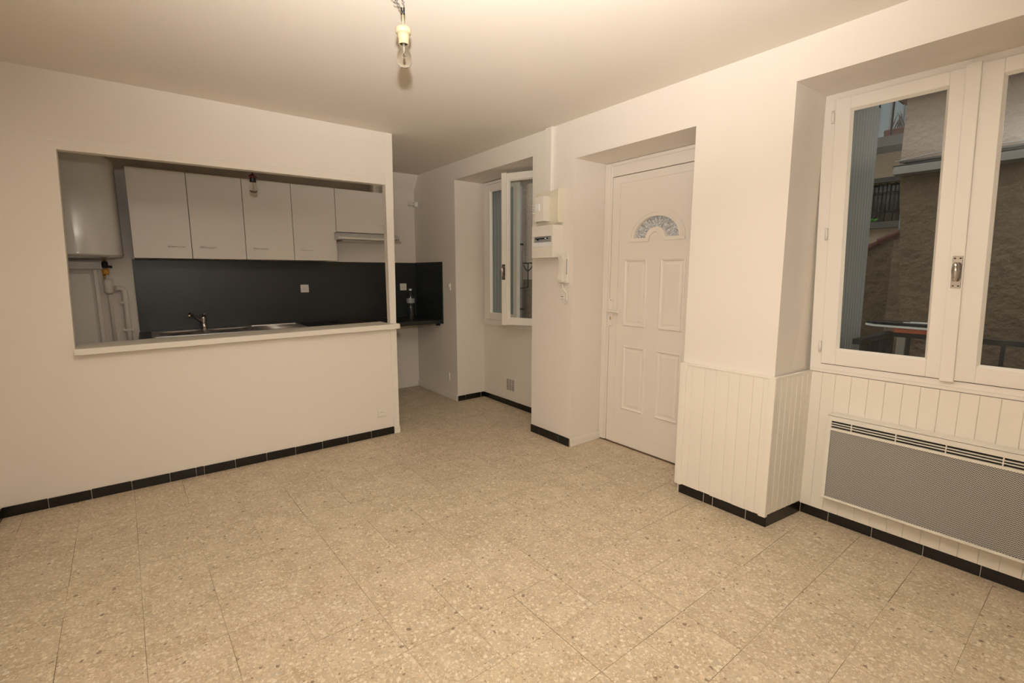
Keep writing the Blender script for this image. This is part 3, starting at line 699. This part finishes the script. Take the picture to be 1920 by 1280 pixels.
MB().lathe([(0.0, 0), (0.022, 0.0), (0.030, 0.012), (0.032, 0.09), (0.032, 0.118), (0.027, 0.118), (0.026, 0.09)], (-0.240, 5.01, 1.185), 24).build('siphon', 'pvc', t)
t = thing('waste_pipe', 'thick white waste pipe bending down from the siphon under the water heater', 'pipe', (-0.16, 5.07, 0))
pts = [(-0.185, 5.035, 1.245), (-0.17, 5.045, 1.245)] + [(-0.165 + 0.035 * math.sin(a), 5.05 + 0.02 * math.sin(a), 1.21 + 0.035 * math.cos(a)) for a in (0.3, 0.7, 1.1, 1.5)] + [(-0.130, 5.075, 0.02)]
pts = [(p[0] - 0.015, p[1], p[2] - 0.02) for p in pts]
MB().tube(pts, 0.021, 16).build('pipe', 'pvc', t)
for z in (1.10, 0.87): MB().box(-0.182, -0.108, 5.05, YK - 0.001, z, z + 0.014).bevel(0.002, 1).build('clip', 'pvc', t)
b = MB().tube([(-0.240, 5.03, 1.180), (-0.240, 5.06, 1.14), (-0.240, 5.075, 0.02)], 0.014, 12)
tag(b.build('drain_pipe', 'pvc'), 'thin white pipe running straight down under the siphon', 'pipe')
b = MB().box(-0.325, -0.300, 5.085, YK - 0.001, 0.02, 1.376).bevel(0.002, 1)
tag(b.build('cable_duct', 'pvc'), 'narrow vertical cable duct left of the thin drain pipe', 'duct')

# wall fitting high in the far kitchen corner
t = thing('wall_fitting', 'small white pipe fitting high on the side wall by the kitchen back corner', 'fitting', (2.50, 5.04, 2.10))
MB().box(2.478, XB, 5.02, 5.075, 2.085, 2.140).bevel(0.006, 2).build('body', 'pvc', t)
MB().tube([(2.495, 5.05, 2.112), (2.43, 5.085, 2.118)], [0.016, 0.020], 12).build('nozzle', 'pvc', t)

# sockets and switches
def socket_y(x, y, z, label, group=None, m='pvc', s=0.078, proud=0.010):
    t = thing('wall_socket', label, 'socket', (x, y, z - s / 2), group)
    fr = MB().box(x - s / 2, x + s / 2, y - proud, y, z - s / 2, z + s / 2).bevel(0.003, 2).build('plate', m, t)
    # recessed round well drawn as a ring with a darker bottom, and the earth pin
    MB().lathe([(0.022, -proud), (0.0215, -proud - 0.002), (0.019, -proud - 0.002), (0.019, -proud + 0.0005)], (x, y, z), 28, 'y').build('well_ring', m, fr)
    b = MB().tube([(x, y - proud + 0.001, z + 0.010), (x, y - proud - 0.012, z + 0.010)], 0.0024, 8)
    b.build('earth_pin', 'steel', fr)
    b = MB()
    for dx in (-0.0095, 0.0095): b.lathe([(0, -proud - 0.0008), (0.003, -proud - 0.0006), (0.003, -proud)], (x + dx, y, z - 0.003), 8, 'y')
    b.build('contacts', 'shadow_gap', fr)
    return t
socket_y(1.273, YK - 0.012, 1.191, 'white power socket on the black splashback, seen through the serving hatch')
socket_y(2.345, YK - 0.012, 1.188, 'white power socket on the black splashback above the bottle')
socket_y(1.464, YA, 0.205, 'white power socket low on the partition near the corner post')
t = thing('light_switch', 'white light switch on the narrow side wall between splashback and window recess', 'switch', (XB, 4.36, 1.167))
fr = MB().box(XB - 0.011, XB, 4.321, 4.399, 1.167, 1.245).bevel(0.003, 2).build('plate', 'pvc', t)
MB().hexa([(XB - 0.011, 4.335, 1.181), (XB, 4.335, 1.181), (XB, 4.385, 1.181), (XB - 0.011, 4.385, 1.181), (XB - 0.017, 4.335, 1.231), (XB, 4.335, 1.231), (XB, 4.385, 1.231), (XB - 0.017, 4.385, 1.231)]).build('rocker', 'pvc', fr)
t = thing('wall_socket', 'white power socket low on the side wall near the small window recess', 'socket', (XB, 4.41, 0.204))
fr = MB().box(XB - 0.012, XB, 4.372, 4.448, 0.204, 0.282).bevel(0.003, 2).build('plate', 'pvc', t)
MB().lathe([(0.022, -0.012), (0.0215, -0.014), (0.019, -0.014), (0.019, -0.011)], (XB, 4.41, 0.243), 24, 'x').build('well_ring', 'pvc', fr)
MB().tube([(XB - 0.011, 4.41, 0.252), (XB - 0.022, 4.41, 0.252)], 0.0024, 8).build('earth_pin', 'steel', fr)

# ventilation grille
t = thing('vent_grille', 'small brown-louvred vent grille low in the small window recess', 'vent', (XR, 3.74, 0.155))
MB().box(XR - 0.003, XR, 3.665, 3.815, 0.152, 0.285).build('plate', 'wall', t)
for r in range(3):
    for k in range(9):
        b = MB(); y0 = 3.680 + r * 0.044; z = 0.162 + k * 0.0128
        b.hexa([(XR - 0.003, y0, z), (XR, y0, z), (XR, y0 + 0.035, z), (XR - 0.003, y0 + 0.035, z), (XR - 0.007, y0, z + 0.006), (XR, y0, z + 0.006), (XR, y0 + 0.035, z + 0.006), (XR - 0.007, y0 + 0.035, z + 0.006)])
        b.build('louvre', 'ventin', t)  # dark brown louvres on a wall-coloured plate

# ------------------------------------------------------------ electrics on the pillar
b = MB().box(XB - 0.022, XB, 2.757, 2.835, 1.960, ZC).bevel(0.002, 1)
t = thing('cable_riser', 'white cable trunking rising from the meter board to the ceiling', 'trunking', (XB, 2.80, 1.96))
b.build('body', 'pvc', t); MB().box(XB - 0.026, XB - 0.0215, 2.762, 2.812, 1.960, ZC - 0.001).bevel(0.002, 1).build('lid', 'pvc', t)
t = thing('meter_board', 'ivory plastic meter board with the main switch, above the fuse box', 'electrical board', (XB, 2.79, 1.715))
MB().box(XB - 0.022, XB, 2.665, 2.935, 1.715, 1.965).bevel(0.003, 1).build('back_plate', 'ivory', t)
b = MB().box(XB - 0.048, XB, 2.650, 2.672, 1.722, 1.972).bevel(0.003, 1); b.build('side_cover', 'ivory', t)
sw = MB().box(XB - 0.085, XB - 0.0215, 2.775, 2.885, 1.738, 1.925).bevel(0.005, 2).build('main_switch', 'pvc', t)
MB().box(XB - 0.096, XB - 0.084, 2.815, 2.862, 1.815, 1.868).bevel(0.003, 1).build('toggle', 'whiteedge', sw)
b = MB()
for k in range(4):
    b.tube([(XB - 0.084, 2.868 + 0.001 * k, 1.80 + k * 0.018), (XB - 0.102, 2.885, 1.806 + k * 0.018), (XB - 0.09, 2.90, 1.812 + k * 0.018), (XB - 0.06, 2.902, 1.808 + k * 0.018)], 0.0035, 6)
b.build('seal_loops', 'whiteedge', sw)
for (ya, yb) in ((2.918, 2.926), (2.676, 2.683)):
    for z in (1.735, 1.755, 1.775, 1.89, 1.91, 1.93): MB().box(XB - 0.0235, XB - 0.0215, ya, yb, z, z + 0.012).build('vent_slot', 'ventin', t)
t = thing('fuse_box', 'white fuse box with a row of breakers below the meter board', 'fuse box', (XB, 2.77, 1.463))
b = MB().box(2.415, XB, 2.650, 2.885, 1.463, 1.545).box(2.415, XB, 2.650, 2.885, 1.622, 1.702).box(2.415, XB, 2.650, 2.664, 1.545, 1.622).box(2.415, XB, 2.874, 2.885, 1.545, 1.622).box(2.435, XB, 2.664, 2.874, 1.545, 1.622)
b.build('housing', 'pvc', t)
MB().box(2.419, 2.436, 2.665, 2.873, 1.546, 1.578).build('label_strip', 'whiteedge', t)
for k in range(11):
    y = 2.866 - k * 0.0182
    q = MB().box(2.424, 2.436, y - 0.0172, y, 1.578, 1.620).build('breaker', 'fuse', t)
    if 1 <= k <= 8: MB().box(2.412, 2.425, y - 0.0125, y - 0.0045, 1.596 + (0.006 if k != 2 else -0.004), 1.610).build('breaker_toggle', 'black' if k not in (7,) else 'whiteedge', q)
MB().box(2.4135, 2.4155, 2.815, 2.832, 1.660, 1.665).build('emblem', 'hood', t)
t = thing('intercom', 'white intercom handset hanging right of the fuse box', 'intercom', (XB, 2.61, 1.275))
MB().box(XB - 0.022, XB, 2.572, 2.655, 1.272, 1.497).bevel(0.004, 2).build('base', 'pvc', t)
b = MB().prism([(XB - 0.022, 1.285), (XB - 0.052, 1.275), (XB - 0.060, 1.30), (XB - 0.052, 1.34), (XB - 0.050, 1.44), (XB - 0.060, 1.475), (XB - 0.052, 1.498), (XB - 0.022, 1.490)], 'y', 2.590, 2.640).bevel(0.005, 2)
hs = b.build('handset', 'pvc', t)
MB().box(XB - 0.0235, XB - 0.0215, 2.5755, 2.5835, 1.335, 1.45).build('side_slot', 'fuse', t)
pts = [(XB - 0.035, 2.615, 1.277), (XB - 0.03, 2.612, 1.24), (XB - 0.02, 2.605, 1.215), (XB - 0.014, 2.590, 1.205), (XB - 0.012, 2.580, 1.185), (XB - 0.012, 2.580, 1.145), (XB - 0.012, 2.588, 1.125), (XB - 0.012, 2.602, 1.118), (XB - 0.012, 2.613, 1.13), (XB - 0.012, 2.615, 1.16)]
MB().tube(pts, 0.0045, 8).build('cord', 'pvc', t)
t = thing('wall_socket', 'white plastic junction socket below the intercom handset', 'socket', (XB, 2.64, 1.13))
fr = MB().box(XB - 0.008, XB, 2.606, 2.662, 1.150, 1.232).bevel(0.003, 2).build('plate', 'wall', t)
MB().box(XB - 0.010, XB - 0.0075, 2.626, 2.648, 1.168, 1.172).build('slot', 'ventin', fr)

# ------------------------------------------------------------ electric heater below the large window
t = thing('panel_heater', 'long white electric wall heater with a perforated front under the large window', 'heater', (2.80, 0.40, 0.165))
HX = 2.762; ya, yb = -0.10, 0.886; za, zb = 0.166, 0.617
MB().box(HX + 0.012, 2.838, ya + 0.01, yb - 0.01, za + 0.012, zb - 0.01).build('body', 'shadow_gap', t)
b = MB()
b.box(HX, HX + 0.022, ya, yb, 0.590, zb); b.box(HX, HX + 0.022, yb - 0.018, yb, za, 0.590); b.box(HX, HX + 0.022, ya, ya + 0.018, za, 0.590)
b.box(HX, HX + 0.022, ya + 0.018, yb - 0.018, za, za + 0.012); b.box(HX, HX + 0.022, ya + 0.018, yb - 0.018, 0.540, 0.552)
for k in range(2): b.box(HX + 0.002, HX + 0.014, ya + 0.018, yb - 0.018, 0.5625 + k * 0.0125, 0.5665 + k * 0.0125)
for y in (0.78, 0.60, 0.42, 0.24, 0.06): b.box(HX + 0.001, HX + 0.016, y - 0.002, y + 0.002, 0.552, 0.590)
b.build('front_frame', 'rad', t)
MB().box(HX, 2.838, ya, yb, zb - 0.004, zb + 0.003).bevel(0.002, 1).build('top_cover', 'rad', t)
MB().box(HX + 0.004, 2.838, yb - 0.006, yb, za + 0.002, zb - 0.004).build('side_cover', 'rad', t)
MB().box(HX + 0.004, 2.838, ya + 0.01, yb - 0.006, za, za + 0.012).build('bottom_cover', 'rad', t)
MB().box(HX + 0.006, HX + 0.009, ya + 0.016, yb - 0.016, za + 0.010, 0.542).build('perforated_panel', 'perf', t)

# ------------------------------------------------------------ hanging bulbs
def bulb_prof(r, k=1.0, th=0.0):
    # hanging downwards, from neck (0) to the tip
    P = [(0.0135, 0.0), (0.0145, -0.010), (0.018, -0.022), (0.024, -0.034), (0.0285, -0.048), (0.0300, -0.060), (0.0285, -0.073), (0.0235, -0.083), (0.0150, -0.0895), (0.0, -0.0925)]
    s = r / 0.030
    out = [(a * s, b_ * s) for a, b_ in P]
    inn = [(max(0, a * s - 0.0010), b_ * s * 0.985 ) for a, b_ in P][::-1]
    return out + inn
def at(px, py, dep):
    f = 886.6; c, s = math.cos(math.radians(8.278)), math.sin(math.radians(8.278)); ps = math.radians(-37.561)
    r = ((px - 960) / f, -(py - 640) / f, 1.0); l = (r[0], r[2] * c + r[1] * s, -r[2] * s + r[1] * c)
    return Vector(((l[0] * math.cos(ps) - l[1] * math.sin(ps)) * dep, (l[0] * math.sin(ps) + l[1] * math.cos(ps)) * dep, 1.35 + l[2] * dep))
nk = at(757, 81, 1.86)
t = thing('pendant_bulb', 'bare bulb in a cream lampholder hanging from twisted wires at the ceiling', 'light bulb', (nk.x, nk.y, nk.z - 0.09), 'hanging bulbs')
MB().lathe(bulb_prof(0.0290), nk, 32).build('bulb', 'bulb', t)
MB().tube([nk + Vector((0, 0, 0.004)), nk + Vector((0, 0, -0.022)), nk + Vector((0, 0, -0.040))], [0.004, 0.003, 0.002], 10).build('stem', 'whiteedge', t)
b = MB()
for s in (-1, 1): b.tube([nk + Vector((0, 0, -0.035)), nk + Vector((s * 0.010, 0, -0.052))], 0.0005, 5)
b.tube([nk + Vector((-0.010, 0, -0.052)), nk + Vector((0, 0.004, -0.054)), nk + Vector((0.010, 0, -0.052))], 0.0006, 5)
b.build('filament', 'whiteedge', t)
MB().lathe([(0.0, 0.066), (0.006, 0.066), (0.008, 0.060), (0.026, 0.056), (0.030, 0.050), (0.030, 0.036), (0.027, 0.033), (0.023, 0.033), (0.022, 0.018), (0.0205, 0.017), (0.0200, -0.006), (0.017, -0.006), (0.017, 0.0)], nk, 32).build('lampholder', 'cream', t)
cb = nk + Vector((0, 0, 0.064)); ct = nk + Vector((0.0, 0.0, 0.104))
MB().tube([cb, ct], 0.0032, 8).build('cable', 'cable', t)
rgt = Vector((math.cos(math.radians(-37.6)), math.sin(math.radians(-37.6)), 0))
b = MB()
for s in (-1, 1): b.tube([ct + rgt * 0.0045 * s + Vector((0, 0, 0.000)), ct + rgt * 0.005 * s + Vector((0, 0, 0.024))], 0.0036, 8)
b.tube([ct + rgt * -0.006 + Vector((0, 0, 0.010)), ct + rgt * 0.006 + Vector((0, 0, 0.010))], 0.003, 6)
b.build('connector', 'black', t)
b = MB()
top = Vector((nk.x - 0.012, nk.y, ZC))
H = ZC - (ct.z + 0.024)
for s, q in ((-1, 0), (1, 0), (-1, 1)):
    st = ct + rgt * 0.005 * s + Vector((0, 0, 0.022)); pts = [st]
    n = 9
    for k in range(1, n + 1):
        u = k / n; wob = math.sin(u * PI) * 0.013 * (s if not q else -2.2) * (1 if k % 2 else 0.4)
        pts.append(st.lerp(top + rgt * (-0.012), u) + rgt * (wob + 0.0))
    b.tube(pts, 0.0017, 6)
b.build('wires', 'wire', t)
# kitchen bulb
nk = at(474, 340, 3.62)
t = thing('pendant_bulb', 'clear bulb in a dark red lampholder hanging in front of the kitchen cabinets', 'light bulb', (nk.x, nk.y, nk.z - 0.09), 'hanging bulbs')
MB().lathe(bulb_prof(0.0285), nk, 28).build('bulb', 'bulb', t)
MB().lathe([(0.0, 0.060), (0.007, 0.058), (0.020, 0.044), (0.032, 0.036), (0.032, 0.028), (0.022, 0.026)], nk, 24).build('holder_cap', 'red', t)
MB().lathe([(0.021, 0.030), (0.022, 0.000), (0.020, -0.006), (0.016, -0.006), (0.016, 0.0)], nk, 24).build('lampholder', 'black', t)
MB().tube([nk + Vector((0, 0, 0.055)), nk + Vector((0.002, 0.0, 0.10)), Vector((nk.x, nk.y, ZC))], 0.0035, 8).build('cable', 'red', t)

# ------------------------------------------------------------ outside
struct(MB().box(3.02, 12, -8, 12, -0.5, -0.3).build('ground', 'street'), 'paving of the alley outside')
def shutter(x0, x1, y, z0, z1, label, bend=0.0):
    t = thing('window_shutter', label, 'shutter', ((x0 + x1) / 2, y, z0), 'folded window shutters')
    n = max(3, round((x1 - x0) / 0.042)); wd = (x1 - x0) / n
    for k in range(n):
        a = x0 + k * wd
        pts = [(a + 0.0015, y + 0.02), (a + wd - 0.0015, y + 0.02), (a + wd - 0.0015, y + 0.003), (a + wd * 0.8, y), (a + wd * 0.2, y), (a + 0.0015, y + 0.003)]
        q = MB().prism(pts, 'z', z0, z1)
        q.map(lambda v: Vector((v.x + 0.05 * (1.6 - v.z), v.y, v.z)) if bend else v)
        q.build('slat', 'shutter', t)
    q = MB().box(x0 - 0.004, x1 + 0.004, y + 0.020, y + 0.032, z0 + 0.002, z1 - 0.002)
    q.map(lambda v: Vector((v.x + 0.05 * (1.6 - v.z), v.y, v.z)) if bend else v).build('backing', 'shutter', t)
shutter(3.03, 3.45, 0.985, 0.74, 2.275, 'grey ribbed shutter folded outside the large window', bend=1)
shutter(2.892, 3.215, 4.070, 0.80, 2.30, 'grey ribbed shutter folded outside the small far window')
# balcony railing
t = thing('balcony_railing', 'black iron balcony railing outside the large window', 'railing', (3.6, 0.4, 0))
RX, RY, RZ = 3.6, 0.872, 0.993
MB().box(3.03, RX + 0.02, RY - 0.02, RY + 0.02, RZ - 0.028, RZ).build('handrail', 'iron', t)
MB().box(RX - 0.02, RX + 0.02, -0.6, RY - 0.02, RZ - 0.028, RZ).build('handrail', 'iron', t)
for x in (3.12, 3.21, 3.30, 3.39, 3.48): MB().box(x - 0.009, x + 0.009, RY - 0.009, RY + 0.009, 0.05, RZ - 0.028).build('baluster', 'iron', t)
for k in range(15): 
    y = 0.777 - 0.1 * k
    MB().box(RX - 0.009, RX + 0.009, y - 0.009, y + 0.009, 0.05, RZ - 0.028).build('baluster', 'iron', t)
MB().box(RX - 0.02, RX + 0.02, RY - 0.02, RY + 0.02, -0.1, RZ - 0.028).build('post', 'iron', t)
MB().box(RX - 0.014, RX + 0.014, 0.79, 0.83, -0.1, RZ - 0.028).build('post', 'zinc', t)
MB().box(3.03, RX + 0.02, RY - 0.015, RY + 0.015, 0.04, 0.06).box(RX - 0.015, RX + 0.015, -0.6, RY, 0.04, 0.06).build('bottom_rail', 'iron', t)
tag(MB().box(3.025, 3.68, -0.7, 0.95, -0.25, -0.1).build('balcony_slab', 'slab'), 'concrete slab carrying the balcony railing', 'balcony')
b = MB().box(RX - 0.045, RX + 0.075, 0.56, 0.845, RZ + 0.0005, RZ + 0.030).bevel(0.003, 1)
tag(b.build('wooden_plank', 'redwood'), 'red-stained wooden plank lying along the balcony handrail', 'plank')
def bp(ins, dz):
    return [(RX - 0.07 + ins, 0.56 + ins), (RX + 0.10 - ins, 0.56 + ins), (RX + 0.10 - ins, 0.80), (RX + 0.06 - ins, 0.93), (RX + 0.0, 1.0 - ins), (RX - 0.05 + ins, 0.95), (RX - 0.07 + ins, 0.84)]
t = thing('glossy_board', 'glossy black board with a white rim lying on the red plank outside', 'board', (RX, 0.75, RZ + 0.031))
MB().prism(bp(0, 0), 'z', RZ + 0.0305, RZ + 0.042).build('rim', 'whiteedge', t)
MB().prism(bp(0.006, 0), 'z', RZ + 0.042, RZ + 0.062).bevel(0.003, 1).build('board', 'board', t)
b = MB().tube([(RX - 0.05, 0.80, RZ + 0.063), (RX - 0.02, 0.70, RZ + 0.064), (RX - 0.01, 0.60, RZ + 0.064)], 0.0035, 6).tube([(RX + 0.01, 0.78, RZ + 0.063), (RX + 0.03, 0.62, RZ + 0.064)], 0.003, 6)
b.build('stripes', 'whiteedge', t)

# neighbouring house across the alley, in front of the large window
t = thing('neighbour_house', 'brown roughcast house across the alley with a set-back pinkish upper wall', 'building', (5.5, -2.0, -0.3))
MB().prism([(-6, -0.3), (1.15, -0.3), (1.15, 0.9), (1.262, 2.13), (-6, 2.13)], 'x', 5.0, 5.35).build('lower_wall', 'brownwall', t)
MB().box(4.86, 5.02, -6, 1.275, 2.132, 2.190).build('coping', 'zinc', t)
MB().box(5.06, 5.4, -6, 1.24, 2.19, 2.235).build('strip_over_coping', 'shadow_gap', t)  # near-black colour stands for the shade in the recess above the coping
MB().hexa([(4.97, -6, 2.235), (5.4, -6, 2.28), (5.4, 1.27, 2.28), (4.97, 1.27, 2.235), (4.97, -6, 2.250), (5.4, -6, 2.31), (5.4, 1.27, 2.31), (4.97, 1.27, 2.250)]).build('strip_over_coping', 'slab', t)
MB().box(5.2, 5.5, -6, 1.32, 2.19, 2.80).build('upper_wall', 'pinkwall', t)
MB().box(5.08, 5.6, -6, 1.38, 2.80, 2.86).build('cornice', 'pinkwall', t)
MB().prism([(5.0, 2.86), (5.6, 2.86), (5.6, 3.4)], 'y', -6, 1.45).build('roof', 'slab', t)
MB().box(5.4, 5.6, -6, 1.3, 2.86, 3.45).build('attic_wall', 'pinkwall', t)
MB().tube([(4.95, 1.29, 2.245), (4.95, 1.0, 2.275), (4.95, 0.5, 2.262), (4.95, -2, 2.262)], 0.006, 6).build('cable', 'zinc', t)
MB().tube([(4.95, 1.30, 2.205), (4.95, 0.9, 2.215), (4.96, 0.0, 2.21)], 0.012, 6).build('cable', 'iron', t)
# farther house
t = thing('far_house', 'beige stuccoed house farther back with pale blue balcony doors and a dark barred window', 'building', (7.0, 3.0, -0.3))
b = MB().box(6.5, 7.0, 0.8, 1.58, -0.3, 4.4).box(6.5, 7.0, 1.58, 2.12, -0.3, 1.90).box(6.5, 7.0, 1.58, 2.12, 2.32, 2.74).box(6.5, 7.0, 2.12, 12.0, -0.3, 4.4).box(6.5, 7.0, 1.58, 2.12, 3.9, 4.4)
b.build('wall', 'beigewall', t)
wd_ = MB().box(6.60, 6.62, 1.58, 2.12, 1.90, 2.32).build('window', 'darkglass', t)
b = MB()
for k in range(7): b.tube([(6.53, 1.60 + 0.075 * k, 1.90), (6.53, 1.60 + 0.075 * k, 2.32)], 0.007, 6)
b.tube([(6.53, 1.58, 2.02), (6.53, 2.12, 2.02)], 0.006, 6); b.tube([(6.53, 1.58, 2.22), (6.53, 2.12, 2.22)], 0.006, 6)
b.build('window_bars', 'iron', wd_)
MB().box(6.36, 6.52, 1.50, 2.2, 1.83, 1.895).build('sill', 'slab', t)
MB().box(6.44, 6.5, 1.50, 2.2, 2.32, 2.37).build('lintel', 'slab', t)
MB().box(6.15, 6.55, 1.50, 3.2, 2.635, 2.735).build('balcony_slab', 'slab', t)
dd = MB().box(6.58, 6.62, 1.58, 2.12, 2.736, 3.9).build('balcony_door', 'palewin', t)
b = MB()
for y in (1.69, 1.80, 1.91, 2.02): b.box(6.565, 6.58, y - 0.006, y + 0.006, 2.74, 3.9)
b.build('grooves', 'shutter', dd)
b = MB()
for k in range(8): b.tube([(6.2, 1.56 + 0.12 * k, 2.735), (6.2, 1.56 + 0.12 * k, 3.75)], 0.008, 6)
b.tube([(6.2, 1.6, 3.75), (6.2, 3.1, 3.75)], 0.012, 6); b.build('balcony_bars', 'iron', t)
tt = thing('flower_trough', 'terracotta trough on the far balcony behind its bars', 'planter', (6.33, 1.65, 2.736))
MB().prism([(6.27, 2.7355), (6.41, 2.7355), (6.43, 2.82), (6.25, 2.82)], 'y', 1.52, 1.76).bevel(0.01, 1).build('pot', 'terracotta', tt)
b = MB()
for k in range(8):
    a = k * 0.8; y = 1.55 + k * 0.025
    b.tube([(6.34, y, 2.82), (6.34 + 0.02 * math.cos(a), y + 0.03 * math.sin(a), 2.90), (6.34 + 0.05 * math.cos(a), y + 0.06 * math.sin(a), 2.98 + 0.03 * math.sin(k))], [0.006, 0.008, 0.001], 5)
b.build('foliage', 'slab', tt)
b = MB()
for k in range(14):
    a = k * 1.7; y = 1.80 + (k % 5) * 0.035; x = 6.42 + 0.02 * math.cos(a)
    b.tube([(x, y, 1.899), (x - 0.015, y + 0.02 * math.sin(a), 1.925), (x - 0.03 + 0.02 * math.cos(a), y + 0.04 * math.sin(a), 1.935)], [0.004, 0.012, 0.002], 5)
o = b.build('creeping_plant', 'green'); tag(o, 'bright green creeping plant on the sill of the dark barred window', 'plant')
tag(MB().tube([(6.325, 1.54, 1.6), (6.325, 1.545, 1.9), (6.325, 1.56, 2.3)], 0.015, 8).build('downpipe', 'palewin'), 'thin pale downpipe beside the dark barred window', 'pipe')
# lean-to with tiled verge
t = thing('lean_to', 'low brown roughcast lean-to with a sloping tiled verge', 'building', (5.9, 2.2, -0.3))
MB().prism([(1.0, -0.3), (4.2, -0.3), (4.2, 0.12), (1.36, 1.74), (1.0, 1.80)], 'x', 5.75, 6.1).build('wall', 'brownwall', t)
MB().box(5.735, 5.751, 1.25, 1.44, -0.3, 1.66).build('pale_band', 'pale_band', t)  # paler vertical band on the lean-to wall
n = 9
for k in range(n):
    y0 = 1.36 + k * 0.20; z0 = 1.745 - (k * 0.20) * 0.57
    q = MB(); q.tube([(5.73, y0 - 0.02, z0 + 0.020), (5.73, y0 + 0.20, z0 - 0.095)], [0.022, 0.030], 8); q.build('roof_tile', 'terracotta', t)
MB().hexa([(5.72, 1.36, 1.735), (6.1, 1.36, 1.735), (6.1, 3.3, 0.63), (5.72, 3.3, 0.63), (5.72, 1.36, 1.755), (6.1, 1.36, 1.755), (6.1, 3.3, 0.65), (5.72, 3.3, 0.65)]).build('roof_bed', 'slab', t)
# wall facing the small window
t = thing('alley_wall', 'pink-beige roughcast wall close outside the small far window', 'building', (4.8, 4.2, -0.3))
MB().box(4.5, 4.9, 3.2, 5.59, 1.25, 3.3).build('upper_wall', 'pinkwall', t)
MB().box(4.5, 4.9, 3.2, 5.59, -0.3, 1.25).build('lower_wall', 'brownwall', t)
b = MB().tube([(4.43, 5.555, -0.3), (4.43, 5.555, 3.3)], 0.040, 14)
t2 = thing('drainpipe', 'grey zinc drainpipe on the alley wall outside the small window', 'pipe', (4.43, 5.555, -0.3)); b.build('pipe', 'zinc', t2)
for z in (0.8, 1.75, 2.6): MB().lathe([(0.040, 0), (0.047, 0.002), (0.047, 0.022), (0.040, 0.024)], (4.43, 5.555, z), 14).build('collar', 'iron', t2)
b = MB().tube([(3.12, 3.70, 1.447), (3.14, 3.90, 1.447)], 0.006, 6).tube([(3.13, 3.80, 1.447), (3.13, 3.80, 1.20)], 0.0055, 6)
b.tube([(3.12, 3.71, 1.43), (3.125, 3.75, 1.39), (3.13, 3.80, 1.365)], 0.005, 6).tube([(3.14, 3.89, 1.43), (3.135, 3.85, 1.39), (3.13, 3.80, 1.365)], 0.005, 6)
b.tube([(3.13, 3.80, 1.20), (3.0, 3.80, 1.19), (2.95, 3.80, 1.19)], 0.005, 6)
o = b.build('iron_stay', 'iron'); tag(o, 'thin forked iron stay outside the ajar small window', 'bracket')

for o in bpy.data.objects:
    if '_o' in o: del o['_o']
